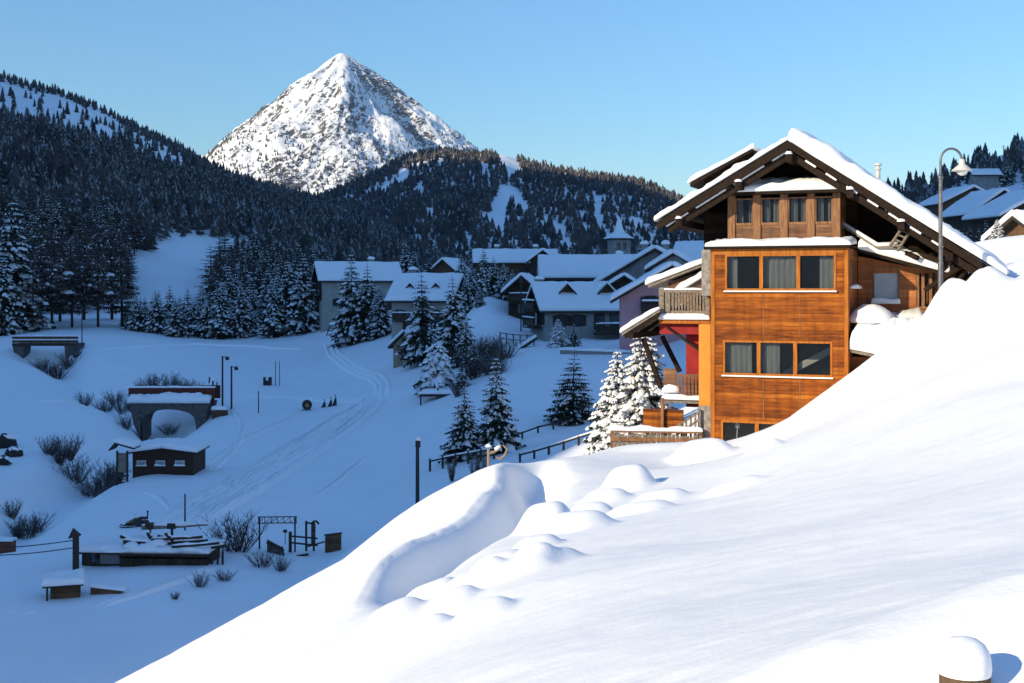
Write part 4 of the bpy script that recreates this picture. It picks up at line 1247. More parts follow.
plant_px('laden2', 'spruce_tree', 'bushy snow covered young spruce below the double dormer house', 558, 350, 317, 113, width=1.25)
plant_px('sp2', 'spruce_tree', 'darker young spruce beside the bushy snow covered one', 574, 350, 322, 112, width=1.1)
plant_px('laden', 'spruce_tree', 'sunlit snow covered spruce left of the small cabin on the right', 997, 262, 219, 60, width=1.5)
plant_px('sp2', 'spruce_tree', 'snowy spruce rising behind the roof of the pale barn', 405, 266, 240, 205)
for i, (px, yt, Y, h) in enumerate(((472, 262, 146, 0), (484, 247, 150, 0), (494, 255, 144, 0), (503, 262, 142, 0), (466, 275, 140, 0), (480, 285, 138, 0), (512, 268, 150, 0))):
    plant_px(('sp1', 'sp3', 'sp2')[i % 3], 'spruce_tree', 'dark snow dusted spruce in the clump left of the double dormer house', px, 325, yt, Y, group='spruces clumped left of the double dormer house', width=1.05)
for i in range(30):       # the row of spruces along the far edge of the snowfield
    px = 128 + i * 6.4 + random.uniform(-3, 3); Y = random.uniform(178, 196)
    yt = random.choice([262, 268, 275, 282, 290, 296]) + random.uniform(-6, 6)
    yt = random.uniform(281, 300) if px < 208 else yt + 4
    if px > 270: yt -= 10
    plant_px(('sp1', 'sp2', 'sp3')[i % 3], 'spruce_tree', 'snow dusted spruce in the dense row along the far edge of the snowfield', px, 330, yt, Y, group='spruces along the far edge of the snowfield', width=1.15)
for i, (px, yt, Y) in enumerate(((10, 196, 172), (22, 232, 178), (40, 210, 186), (52, 228, 176), (60, 222, 190), (72, 236, 178), (84, 224, 196), (98, 232, 180), (112, 214, 200), (122, 236, 186), (-14, 205, 180), (-30, 220, 190), (33, 248, 170), (5, 250, 168))):
    plant_px('larch%d' % (i % 4) if i not in (0, 13) else 'sp1', 'larch_tree' if i not in (0, 13) else 'spruce_tree', 'tall bare trunked larch with frosted twigs above the far left bridge' if i not in (0, 13) else ('tall frosted spruce above the far bridge, higher of two' if i == 0 else 'small frosted spruce above the far bridge, lower of two'), px, 325, yt, Y,
             group='larches above the far left bridge' if i not in (0, 13) else None, width=1.1)


for i, (px, yt, Y) in enumerate(((474, 238, 225), (490, 244, 222), (523, 241, 226), (560, 246, 215), (572, 240, 222), (598, 243, 220), (608, 247, 216), (640, 240, 220), (330, 252, 200), (415, 250, 200), (430, 255, 190), (462, 252, 195))):
    plant_px(('dk1', 'sp3', 'dk2', 'sp1')[i % 4], 'spruce_tree', 'dark spruce showing behind the roofs of the village', px, 275, yt, Y, group='spruces behind the village roofs', width=1.15)
for i, (px, yb, yt, Y) in enumerate(((474, 388, 338, 108), (487, 380, 345, 112), (462, 392, 352, 104))):
    plant_px(('dk1', 'dk2', 'dk0')[i], 'spruce_tree', ('tallest', 'rightmost', 'smallest')[i] + ' of the dark conifers in the thicket behind the spruce pair', px, yb, yt, Y, width=1.2)


# ---- hillside woods
def inside(px, py, poly):
    x, y = np.asarray(px), np.asarray(py); r = np.zeros(x.shape, bool); n = len(poly); j = n - 1
    for i in range(n):
        xi, yi = poly[i]; xj, yj = poly[j]
        c = ((yi > y) != (yj > y)) & (x < (xj - xi) * (y - yi) / (yj - yi + 1e-9) + xi)
        r ^= c; j = i
    return r


def scatter(fn, px0, px1, Y0, Y1, spacing, seed, clear=(), thin=(), keep_fn=None, grow=0.0):
    rng = np.random.default_rng(seed)
    xs = []
    ym = Y0
    pts = []
    while ym < Y1:
        sp = spacing * (1 + grow * (ym - Y0) / (Y1 - Y0))
        xa, xb = (px0 - 512) / F * ym, (px1 - 512) / F * ym
        n = int((xb - xa) / sp)
        x = xa + (np.arange(n) + rng.uniform(0, 1, n)) * sp
        y = ym + rng.uniform(-.6, .6, n) * sp
        pts.append(np.stack([x, y], 1)); ym += sp * .87
    p = np.concatenate(pts); z = fn(p[:, 0], p[:, 1])
    px = 512 + F * p[:, 0] / p[:, 1]; py = HY - F * z / p[:, 1]
    k = np.ones(len(p), bool)
    for poly in clear: k &= ~inside(px, py, poly)
    for poly, pr in thin: k &= ~(inside(px, py, poly) & (rng.uniform(0, 1, len(p)) > pr))
    if keep_fn is not None: k &= keep_fn(p[:, 0], p[:, 1], z, px, py)
    return np.column_stack([p, z, px, py])[k]


def mass_forest(name, label, P, h0, h1, mats, levels=6, spikes=6, rad=.2, seed=0, frost=.25, sink=.03, far=None):
    """one mesh of many small conifers"""
    rng = np.random.default_rng(seed)
    n = len(P); protos = []
    for q in range(6):
        V, T, MI = [], [], []
        for l in range(levels):
            u = l / levels
            zt = .1 + .9 * min(1, (l + 1.9) / levels * .98) if l < levels - 1 else 1.0
            zb = .06 + .88 * u
            r = rad * (1 - u) ** .85 + .015
            b = len(V)
            ox, oy = rng.uniform(-.015, .015, 2)
            V.append((ox, oy, zt)); m = spikes * 2
            a0 = rng.uniform(0, 6.28)
            for k in range(m):
                rr = r * (rng.uniform(.8, 1.25) if k % 2 == 0 else rng.uniform(.3, .55)); a = a0 + 6.283 * k / m
                V.append((rr * math.cos(a) + ox, rr * math.sin(a) + oy, zb + rng.uniform(-.04, .03) + (.05 if k % 2 else 0)))
            fr_ = rng.uniform(0, 1, spikes)
            for k in range(m):
                T.append((b, b + 1 + k, b + 1 + (k + 1) % m)); MI.append(1 if fr_[k // 2] < frost else 0)
        protos.append((np.array(V), np.array(T), np.array(MI)))
    vs, fs, mi = [], [], []; off = 0
    pick = rng.integers(0, 6, n); hh = rng.uniform(h0, h1, n) * (far(P) if far is not None else 1) * rng.choice([.7, .9, 1, 1, 1.15], n); wd = rng.uniform(.85, 1.25, n); an = rng.uniform(0, 6.28, n)
    snowy = rng.uniform(0, 1, n)
    for q in range(6):
        idx = np.where(pick == q)[0]
        if not len(idx): continue
        V, T, MI = protos[q]
        c, s = np.cos(an[idx])[:, None], np.sin(an[idx])[:, None]; H = hh[idx][:, None]; W = H * wd[idx][:, None]
        X = (V[:, 0] * c - V[:, 1] * s) * W + P[idx, 0][:, None]; Y = (V[:, 0] * s + V[:, 1] * c) * W + P[idx, 1][:, None]
        Z = V[:, 2] * H + P[idx, 2][:, None] - sink * H
        vs.append(np.stack([X, Y, Z], -1).reshape(-1, 3))
        f = T[None] + (np.arange(len(idx)) * len(V))[:, None, None] + off
        fs.append(f.reshape(-1, 3)); off += len(idx) * len(V)
        m_ = np.tile(MI, (len(idx), 1)); m_[snowy[idx] > .75] = 0
        mi.append(m_.ravel())
    me = mesh_np(name, np.concatenate(vs), np.concatenate(fs), mats, np.concatenate(mi))
    return tag(link(name, me), label, 'forest', kind='stuff')


M['far_dark'] = mat('far_conifers', (.04, .044, .048), (.13, .115, .11), .05, rough=.9, spec=.05, detail=3)
M['far_frost'] = mat('far_frosted_twigs', (.24, .245, .27), (.46, .47, .5), .3, rough=.9, spec=.05)
M['far_frost2'] = mat('far_snowy_twigs', (.32, .33, .36), (.5, .51, .54), .1, rough=.9, spec=.05)

CLEAR_L = [[(-40, 74), (0, 82), (60, 97), (110, 117), (126, 129), (124, 142), (100, 139), (60, 129), (0, 114), (-40, 106)], [(132, 264), (160, 244), (200, 236), (252, 242), (252, 260), (222, 264), (212, 288), (150, 292), (140, 282)],
           [(197, 192), (208, 194), (206, 202), (196, 199)], [(132, 132), (160, 144), (192, 160), (188, 171), (160, 164), (134, 152)]]
THIN_L = [([(120, 126), (150, 138), (195, 160), (190, 172), (150, 158), (118, 146)], .35), ([(0, 110), (130, 135), (130, 150), (0, 125)], .5)]
CLEAR_M = [[(493, 150), (511, 150), (523, 175), (508, 180)], [(498, 186), (513, 186), (540, 220), (545, 228), (521, 212), (513, 202), (507, 210), (503, 240), (482, 226), (495, 204)], [(547, 220), (556, 222), (577, 250), (568, 252)],
           [(591, 191), (597, 191), (606, 234), (597, 236)], [(479, 162), (485, 162), (489, 178), (483, 178)]]
THIN_M = [([(613, 208), (645, 214), (642, 232), (618, 228)], .3), ([(415, 192), (436, 196), (436, 226), (418, 222)], .45), ([(378, 190), (404, 172), (412, 180), (384, 200)], .35), ([(405, 146), (480, 146), (480, 165), (395, 172)], .8)]

PL = scatter(HILL_L, -200, 560, 186, 800, 4.4, 41, CLEAR_L[1:3] + [[(134, 285), (212, 285), (205, 334), (134, 334)]], [(CLEAR_L[0], .07), (CLEAR_L[3], .16)], lambda x, y, z, px, py: (z > ground_z(x, y) - .3) & ~((px > 60) & (px < 330) & (y < 198)), grow=.05)
near = (PL[:, 3] > -15) & (PL[:, 3] < 520) & (PL[:, 4] > 150)
order = np.argsort(PL[:, 1] + 1000 * ~near)
ind = order[:215]; rest = np.setdiff1d(np.arange(len(PL)), ind)
for i, q in enumerate(ind):
    x, y, z, px, py = PL[q]
    key = random.choice(['larch0', 'larch1', 'larch2', 'larch3', 'larch1', 'dk0', 'dk1'])
    lar = key.startswith('larch')
    side = 'above the spruce row' if px < 230 else 'between the spruce row and the pale barn' if px < 330 else 'behind the village roofs'
    plant(key, 'larch_tree' if lar else 'spruce_tree', ('brown frosted larch in the wood ' if lar else 'dark frosted conifer in the wood ') + side, px, y, random.uniform(7.5, 11.5), group=('larches ' if lar else 'conifers ') + side, parts=False, base=Vector((x, y, z - .3)), width=random.uniform(.9, 1.25))
mass_forest('left_forest', 'dark frosted larch forest covering the hill on the left', PL[rest], 6, 9.5, [M['far_dark'], M['far_frost']], 10, 8, .23, 1, .2, far=lambda P: 1.05 - .5 * np.clip((P[:, 1] - 250) / 550, 0, 1))
PM = scatter(HILL_M, 200, 860, 430, 1470, 6.6, 43, CLEAR_M, THIN_M, grow=.15)
mass_forest('ski_hill_forest', 'dark conifer forest around the ski runs on the rounded hill', PM, 6, 10, [M['far_dark'], M['far_frost']], 5, 6, .27, 2, .14)
CH_R = [[(928, 200), (962, 186), (1030, 186), (1030, 222), (950, 222)], [(985, 152), (1015, 148), (1010, 166), (988, 168)]]
PR = scatter(HILL_R, 780, 1300, 125, 440, 4.3, 47, CH_R, [], lambda x, y, z, px, py: (z > ground_z(x, y) - .3))
nr_ = (PR[:, 3] > 880) & (PR[:, 3] < 1035)
order = np.argsort(PR[:, 1] + 1000 * ~nr_); ind = order[:60]; rest = np.setdiff1d(np.arange(len(PR)), ind)
for q in ind:
    x, y, z, px, py = PR[q]
    plant(random.choice(['dk0', 'dk1', 'dk2', 'larch2']), 'spruce_tree', 'dark conifer standing between the chalets of the right hillside', px, y, random.uniform(5.5, 8), group='conifers around the right hillside chalets', parts=False, base=Vector((x, y, z - .3)), width=1.1)
for px, Y in ((934, 150), (944, 141), (952, 136), (960, 152), (969, 139), (978, 134), (987, 143), (995, 131), (1006, 137), (1016, 133)):
    plant(random.choice(['dk0', 'dk1', 'dk2']), 'spruce_tree', 'dark conifer standing in front of the right hillside chalets', px, Y, random.uniform(3.5, 5.5), group='conifers in front of the right hillside chalets', parts=False, width=1.15)
mass_forest('right_forest', 'dark conifer forest on the hillside above the right chalets', PR[rest], 5, 7.5, [M['far_dark'], M['far_frost']], 7, 6, .2, 3, .2)
# scattered dark conifers at the foot of the peak
rng = np.random.default_rng(9)
qx = rng.uniform(-1250, 200, 9000) + 0; qy = rng.uniform(3000, 4000, 9000); qz = peak_fn(qx, qy)
qpx = 512 + F * qx / qy; qpy = HY - F * qz / qy
k = (qpy > 112 + 40 * rng.uniform(0, 1, 9000) ** 1.0 + 14 * fbm(qx, qy, 300, 2)) & (qpy < 230)
k &= rng.uniform(0, 1, 9000) < np.clip((qpy - 118) / 45, .08, .75)
mass_forest('peak_forest', 'scattered dark conifers on the lower slopes of the peak', np.column_stack([qx, qy, qz])[k], 9, 15, [M['far_dark'], M['far_frost2']], 4, 5, .22, 4, .1)
# ------------------------------------------------------------------ village houses
M['beige'] = mat('beige_render', (.36, .33, .29), (.28, .26, .23), 1.2, rough=.9)
M['grey_wall'] = mat('grey_render', (.3, .29, .28), (.22, .215, .21), 1.2, rough=.9)
M['pink'] = mat('pink_render', (.5, .27, .29), (.42, .23, .25), 1.0, rough=.9)
M['cream'] = mat('cream_boards', (.34, .27, .19), (.25, .19, .13), 2, rough=.9)
M['village_dark'] = wood('village_dark_boards', (.022, .016, .013), (.04, .028, .02), (.07, .05, .035), board=.22, gap=.5, rough=.85, axis='x', along='z')
M['village_brown'] = wood('village_brown_boards', (.07, .038, .02), (.12, .065, .035), (.18, .1, .055), board=.22, gap=.4, rough=.85)
M['roof_edge'] = mat('roof_edge_boards', (.045, .034, .027), (.025, .02, .017), 3, rough=.85)
M['shutter'] = mat('dark_shutters', (.05, .032, .022), (.03, .02, .015), 6, rough=.8)


def house(name, label, cat, px, y_base, Y, wpx, eave, ridge, rot=0.0, pitch=None, wall='beige', gable=None, snow=.45, over=.7, windows=(), dormers=(), chimneys=(), balconies=(), facing='eave', group=None, dpx=None, gover=.6, base_drop=2.0):
    """eave: the eaves side faces us (wpx = ridge length in the picture); gable: the gable faces us (wpx = its width). Rows in the picture give the heights."""
    sc = Y / F
    w = wpx * sc
    hw = (y_base - eave) * sc; hr = (y_base - ridge) * sc
    if facing == 'eave':
        Lx, Dy = w, 2 * (hr - hw) / math.tan(R(pitch or 32)); rz = R(rot)
    else:
        Dy, Lx = w, (dpx or wpx) * sc; rz = R(90 + rot)
    p = at(px, y_base, Y)
    # move the centre back so that the facing side stands at the given distance
    p.y += (Dy if facing == 'eave' else Lx) / 2 * .9; p.x = (px - 512) / F * p.y
    h = thing(name, label, cat, p, rz, group)
    lx, dy = Lx / 2 - gover, Dy / 2 - over
    tn = (hr - hw) / (Dy / 2); zw = hw + tn * over - .25
    mb = MB(); mb.prism([(-dy, -base_drop), (dy, -base_drop), (dy, zw), (0, zw + tn * dy), (-dy, zw)], 'x', -lx, lx)
    if gable:
        for s in (-1, 1):
            a, b = sorted((s * (lx + .004), s * (lx + .05)))
            mb.prism([(-dy, zw * .45), (dy, zw * .45), (dy, zw), (0, zw + tn * dy), (-dy, zw)], 'x', a, b, 1)
    mb.build('wall', [M[wall], M[gable or wall]], h)
    mb = MB()
    for s in (-1, 1):
        q = [(s * Dy / 2, hw - .22), (0, hr - .22), (0, hr), (s * Dy / 2, hw)]
        mb.prism(q if s < 0 else q[::-1], 'x', -Lx / 2, Lx / 2)
    rf = mb.build('roof', M['roof_edge'], h)
    mb = MB()
    for s in (-1, 1):
        mb.slab([(-Lx / 2 - .06, s * Dy / 2 * 1.01, hw + .01), (Lx / 2 + .06, s * Dy / 2 * 1.01, hw + .01), (Lx / 2 + .06, -s * .05, hr + .02), (-Lx / 2 - .06, -s * .05, hr + .02)], snow, 22, 14, edge=.45, rough=.05, seed=px * .1 + s, minth=.4, wl=1.6, lip=.06)
    mb.build('roof_snow', M['snow_roof'], rf, True)

    def win(face, u, z, ww, hh, shut=False, name='window'):
        """face: 'f' the near eaves side, 'l'/'r' the gable ends; u along the face, z the centre height"""
        f, g = MB(), MB()
        if face == 'f':
            y = -dy
            f.box(u - ww / 2 - .08, u + ww / 2 + .08, y - .06, y - .003, z - hh / 2 - .08, z + hh / 2 + .08)
            g.box(u - ww / 2, u + ww / 2, y - .075, y - .061, z - hh / 2, z + hh / 2)
            if shut:
                for sg in (-1, 1): f.box(u + sg * (ww / 2 + .09) - (0 if sg > 0 else ww * .45), u + sg * (ww / 2 + .09) + (ww * .45 if sg > 0 else 0), y - .08, y - .004, z - hh / 2, z + hh / 2)
        else:
            s = -1 if face == 'l' else 1
            x = s * (lx + (.052 if gable else .0))
            f.box(x + s * .003, x + s * .06, u - ww / 2 - .08, u + ww / 2 + .08, z - hh / 2 - .08, z + hh / 2 + .08)
            g.box(x + s * .061, x + s * .075, u - ww / 2, u + ww / 2, z - hh / 2, z + hh / 2)
            if shut:
                for sg in (-1, 1): f.box(x + s * .004, x + s * .08, u + sg * (ww / 2 + .09) - (0 if sg > 0 else ww * .45), u + sg * (ww / 2 + .09) + (ww * .45 if sg > 0 else 0), z - hh / 2, z + hh / 2)
        fr = f.build(name, M['shutter'], h); g.build('pane', M['dark_glass'], fr)
    for wd in windows: win(*wd)
    for face, u0, u1, z, dep in balconies:
        mb = MB()
        if face == 'f':
            mb.box(u0, u1, -dy - dep, -dy - .003, z - .12, z); mb.box(u0, u1, -dy - dep, -dy - dep + .08, z + .85, z + .95); mb.box(u0, u1, -dy - dep, -dy - dep + .05, z + .1, z + .7)
            for u in np.linspace(u0 + .06, u1 - .06, max(3, int((u1 - u0) / 1.5))): mb.box(u - .06, u + .06, -dy - dep + .001, -dy - dep + .1, z, z + .849)
            q = [(u0, -dy - dep - .05, z + .952), (u1, -dy - dep - .05, z + .952), (u1, -dy - dep + .16, z + .952), (u0, -dy - dep + .16, z + .952)]
        else:
            s = -1 if face == 'l' else 1; x = s * lx
            xa, xb = sorted((x + s * .06, x + s * dep)); xo = x + s * dep
            mb.box(xa, xb, u0, u1, z - .12, z); a, b = sorted((xo, xo - s * .08)); mb.box(a, b, u0, u1, z + .85, z + .95); a, b = sorted((xo, xo - s * .05)); mb.box(a, b, u0, u1, z + .1, z + .7)
            for u in np.linspace(u0 + .06, u1 - .06, max(3, int((u1 - u0) / 1.5))):
                a, b = sorted((xo - s * .001, xo - s * .1)); mb.box(a, b, u - .06, u + .06, z, z + .849)
            a, b = sorted((xo + s * .05, xo - s * .16)); q = [(a, u0, z + .952), (b, u0, z + .952), (b, u1, z + .952), (a, u1, z + .952)]
        bl = mb.build('balcony', M['shutter'], h)
        mb = MB(); mb.slab(q, .14, 20, 6, edge=.08, seed=u0); mb.build('balcony_snow', M['snow_roof'], bl, True)
    for u, ww, f0 in dormers:          # gabled hatch on the near slope
        yb = -Dy / 2 * (1 - f0); z0 = hr - tn * abs(yb)
        hh = ww * .5
        mb = MB(); mb.prism([(u - ww / 2 + .15, z0 - .3), (u + ww / 2 - .15, z0 - .3), (u + ww / 2 - .15, z0 + .25), (u, z0 + .25 + hh - .1), (u - ww / 2 + .15, z0 + .25)], 'y', yb + .3, yb + 3.0)
        dm = mb.build('dormer', M['village_brown'], rf)
        mb = MB()
        for s in (-1, 1):
            q = [(u + s * ww / 2, z0 + .12), (u, z0 + .2 + hh), (u, z0 + .34 + hh), (u + s * ww / 2, z0 + .26)]
            mb.prism(q if s < 0 else q[::-1], 'y', yb - .1, yb + 3.2)
        mb.build('dormer_roof', M['roof_edge'], dm)
        mb = MB()
        for s in (-1, 1):
            mb.slab([(u + s * ww / 2 * 1.02, yb + .25, z0 + .27), (u - s * .03, yb + .05, z0 + .35 + hh), (u - s * .03, yb + 3.2, z0 + .35 + hh), (u + s * ww / 2 * 1.02, yb + 3.2, z0 + .27)], snow * .8, 10, 14, edge=.3, seed=u + s, minth=.35)
        mb.build('dormer_snow', M['snow_roof'], dm, True)
    for u, v in chimneys:
        z = hr - tn * abs(v)
        mb = MB(); mb.box(u - .35, u + .35, v - .35, v + .35, z - .3, z + 1.1); mb.box(u - .42, u + .42, v - .42, v + .42, z + 1.101, z + 1.2); c = mb.build('chimney', M['stone'], rf)
        mb = MB(); mb.slab([(u - .46, v - .46, z + 1.202), (u + .46, v - .46, z + 1.202), (u + .46, v + .46, z + 1.202), (u - .46, v + .46, z + 1.202)], .4, 9, 9, edge=.3); mb.build('chimney_snow', M['snow_roof'], c, True)
    return h


house('barn', 'long pale barn under one wide snow roof behind three spruces', 'barn', 357, 318, 176, 86, 281, 263, rot=16, wall='beige', gable='village_dark', windows=[('f', -3.0, 2.2, .9, 1.0, True), ('f', -.6, 2.2, .9, 1.0, True), ('f', 2.4, 2.2, .9, 1.0, True), ('f', 4.2, 2.2, .9, 1.0, True), ('l', .8, 3.6, .8, .9), ('l', -.9, 3.6, .8, .9), ('l', 0, 1.6, .9, 1.5)], balconies=[('l', -2.0, 2.0, 2.9, .9), ('f', 1.4, 5.0, 1.4, .9)], chimneys=[(2.2, .9)], base_drop=3)
house('house', 'pale house with steep snow roof and two small roof hatches', 'house', 430, 328, 148, 70, 301, 275, rot=-12, wall='beige', gable='village_dark', dormers=[(-1.6, 1.5, .34), (1.6, 1.5, .34)], windows=[('f', -2.6, 1.6, .8, .9, True), ('f', 0, 1.6, .8, .9, True), ('f', 2.2, 1.6, .8, .9, True), ('r', 0, 2.6, .9, 1.0), ('f', -1.3, .2, .8, .9, True), ('f', 1.2, .2, .8, .9, True)], balconies=[('f', -3.2, 3.2, .85, .8), ('r', -1.8, 1.8, 1.9, .8)], chimneys=[(-2.4, .8)], base_drop=3)
hut = house('cream_hut', 'small cream hut with dark lettering and snow roof above the track', 'hut', 410, 362, 128, 34, 347, 331, facing='gable', rot=-14, wall='cream', snow=.35, over=.45, gover=.4, dpx=38, windows=[('l', -.15, 2.05, .75, .55), ('l', .1, .65, .5, .75)])
mb = MB()
for row, z, n in ((0, 1.62, 7), (1, 1.28, 11)):
    for i in range(n):
        y = .35 + (n - 1) * .055 - i * .11 * 1.0
        mb.box(-hut.children[0].dimensions.x / 2 - .02, -hut.children[0].dimensions.x / 2 - .002, y - .03, y + .03, z - .07, z + .07 + .03 * (i % 3 == 0))
mb.build('painted_lettering', M['black'], hut)
house('house', 'wide house with two dormer hatches and dark timber end wall', 'house', 579, 337, 122, 100, 311, 285, rot=11, wall='grey_wall', gable='village_dark', snow=.5, dormers=[(-1.75, 2.5, .42), (2.3, 2.6, .42)], chimneys=[(-3.9, 1.0)],
      windows=[('f', 1.2, 1.5, .9, 1.4), ('f', 2.9, 1.5, 1.1, 1.4), ('f', -2.6, 1.6, .8, 1.0, True), ('f', -1.0, 1.6, .8, 1.0, True), ('l', .9, 3.6, .8, 1.0), ('l', -.9, 3.6, .8, 1.0), ('l', 0, 1.7, .9, 1.2)], balconies=[('f', .6, 4.0, .35, 1.0), ('l', -2.6, 2.6, .9, 1.0), ('l', -2.6, 2.6, 2.6, 1.0)], base_drop=3)
house('house', 'house with long plain snow roof behind the double dormer house', 'house', 591, 300, 150, 108, 278, 257, rot=0, wall='village_dark', snow=.6, chimneys=[(3.6, 1.2)], windows=[('f', -3.0, 1.2, .9, 1.0), ('f', 0.0, 1.2, .9, 1.0), ('f', 3.0, 1.2, .9, 1.0)], base_drop=3)
house('house', 'narrow dark house with sloping snow roof beside the clump of spruces', 'house', 525, 318, 134, 40, 293, 275, facing='gable', rot=-6, wall='village_dark', dpx=80, windows=[('l', 0, 2.4, .7, .8), ('l', 0, 1.0, .8, 1.0)], balconies=[('l', -1.3, 1.3, 1.7, .8)], base_drop=3)
house('house', 'long far house whose snow roof shows above the clump of spruces', 'house', 515, 278, 205, 86, 263, 250, rot=3, wall='village_brown', windows=[('f', -4, 1.3, .8, .9, True), ('f', -1.5, 1.3, .8, .9, True), ('f', 1.5, 1.3, .8, .9, True), ('f', 4, 1.3, .8, .9, True)], chimneys=[(-3, .8), (3.5, .8)], base_drop=3)
house('house', 'far house with dark timber gable next to the long plain roof', 'house', 542, 275, 192, 32, 262, 250, facing='gable', wall='village_dark', dpx=60, base_drop=3)
house('house', 'tiny far house with brown gable left of the spruce clump', 'house', 450, 282, 200, 28, 271, 259, facing='gable', rot=-20, wall='village_brown', dpx=40, base_drop=3)
house('house', 'large grey gabled house with bright snow edged roof', 'house', 656, 322, 132, 122, 285, 248, facing='gable', rot=-8, wall='grey_wall', snow=.5, dpx=90, over=.9, gover=.9, windows=[('l', 1.6, 4.0, .8, 1.0), ('l', -1.2, 4.4, .8, 1.0), ('l', .2, 2.2, .9, 1.0), ('l', -2.6, 2.2, .9, 1.0, True), ('l', 2.8, 2.2, .9, 1.0, True)], balconies=[('l', -2.2, 2.6, 3.2, .9)], chimneys=[(-2, 1.2), (1.5, -1.0)], base_drop=3)
house('house', 'low dark gabled annex between the grey gable and the dormer roof', 'annex', 624, 302, 124, 34, 286, 275, facing='gable', rot=-5, wall='village_dark', snow=.35, dpx=30, base_drop=3)
house('house', 'small grey gabled house just in front of the large grey gable', 'house', 674, 296, 124, 56, 270, 253, facing='gable', rot=-10, wall='grey_wall', snow=.5, dpx=50, windows=[('l', .8, 1.7, .8, .9), ('l', -.6, 1.7, .8, .9)], base_drop=3)
house('house', 'pink rendered house with wooden balcony behind the sunlit spruces', 'house', 670, 340, 103, 122, 301, 265, facing='gable', rot=-4, wall='pink', snow=.45, over=.8, gover=.8, dpx=80, windows=[('l', 1.75, 3.0, .75, 1.15, True), ('l', 2.4, 1.3, .8, .5), ('l', -.4, 3.0, .75, 1.15, True)], balconies=[('l', .8, 2.5, 2.25, .8)], base_drop=3)
house('house', 'far house with plain blue shaded snow roof beside the big chalet', 'house', 697, 290, 165, 44, 262, 242, rot=-20, wall='village_dark', base_drop=3)
house('chalet', 'brown chalet with slanting snow roof, upper left of the right hillside group', 'chalet', 962, 218, 186, 70, 204, 187, facing='gable', rot=8, wall='village_brown', dpx=50, snow=.5, windows=[('l', 0, 1.8, .9, .9)], base_drop=5)
house('chalet', 'dark chalet with steep snow roof in the middle of the right hillside group', 'chalet', 988, 230, 168, 76, 215, 190, facing='gable', rot=10, wall='village_dark', dpx=60, snow=.5, windows=[('l', .8, 2.2, .9, .9)], base_drop=5)
house('chalet', 'dark chalet with the broadest snow roof, lowest of the right hillside group', 'chalet', 1030, 236, 150, 110, 217, 189, facing='gable', rot=10, wall='village_dark', dpx=70, snow=.5, base_drop=5)
house('house', 'far small house with flat looking snow roof above the right hillside group', 'house', 984, 180, 290, 30, 175, 169, rot=0, wall='grey_wall', base_drop=5)
house('cabin', 'sunlit brown cabin with deep snow roof beside the snow covered spruce', 'cabin', 1038, 266, 66, 70, 240, 214, rot=24, wall='village_brown', snow=.5, windows=[('f', -.3, .7, .6, .6)], base_drop=2)

# church tower
ct = at(619, 268, 232); t = thing('church_tower', 'dark stone church tower with white snow covered spire', 'church tower', ct, R(12))
s_ = 232 / F; hb = (268 - 240) * s_; ht = (268 - 216) * s_
mb = MB(); b_ = 1.7; holes_ = [(-.9, -.2, hb - 1.9, hb - .6), (.2, .9, hb - 1.9, hb - .6)]
wall_holes(mb, -b_, b_, -4, hb, holes_, -b_, -b_ + .5); mb.box(-b_, b_, -b_ + .501, b_, -4, hb - .01)
mb.build('tower_wall', M['stone'], t)
mb = MB(); mb.box(-b_ - .3, b_ + .3, -b_ - .3, b_ + .3, hb + .002, hb + .25); mb.build('cornice', M['roof_edge'], t)
mb = MB(); mb.lathe([(3.1, hb + .26), (2.3, hb + .7), (1.05, hb + 1.5), (.75, hb + 2.2), (.35, ht - .7), (.06, ht - .1), (0, ht)], n=8); mb.build('spire', M['snow_roof'], t)
mb = MB(); mb.bar((0, 0, ht - .1), (0, 0, ht + .9), .08); mb.bar((-.3, 0, ht + .55), (.3, 0, ht + .55), .08); mb.build('cross', M['black'], t)

# small retaining wall with railing below the dormer house, terrace railing
a, b = on(560, 107), on(657, 101)
rw_ = thing('retaining_wall', 'low dark retaining wall with snow cap below the dormer house', 'wall', a, math.atan2(b.y - a.y, b.x - a.x))
L_ = (b - a).length
mb = MB(); mb.box(0, L_, 0, .35, -1.5, .35); mb.build('masonry', M['stone'], rw_)
mb = MB(); mb.slab([(0, -.05, .352), (L_, -.05, .352), (L_, .42, .352), (0, .42, .352)], .22, 40, 7, edge=.15); mb.build('wall_snow', M['snow_roof'], rw_, True)


def rail_fence(label, pa, pb, n, h=.9, rails=(.4, .8), rad=.05, snow=True, mat_='post_dark', name='rail_fence'):
    a, b = on(*pa), on(*pb); d = b - a
    f = thing(name, label, 'fence', a, 0)
    mb = MB()
    Z = []
    for i in range(n):
        p = d * (i / (n - 1)); g = gz(a.x + p.x, a.y + p.y) - a.z; Z.append(Vector((p.x, p.y, g)))
        q = MB(); q.tube([(p.x, p.y, g - .4), (p.x, p.y, g + h)], rad * 1.2, 6); q.build('fence_post', M[mat_], f)
    for r in rails:
        q = MB(); q.tube([z + Vector((0, 0, r)) for z in Z], rad, 6); q.build('fence_rail', M[mat_], f)
        if snow:
            q = MB(); q.tube([z + Vector((0, 0, r + rad * 1.3)) for z in Z], rad * .9, 6); q.build('rail_snow', M['snow_roof'], f, True)
    return f


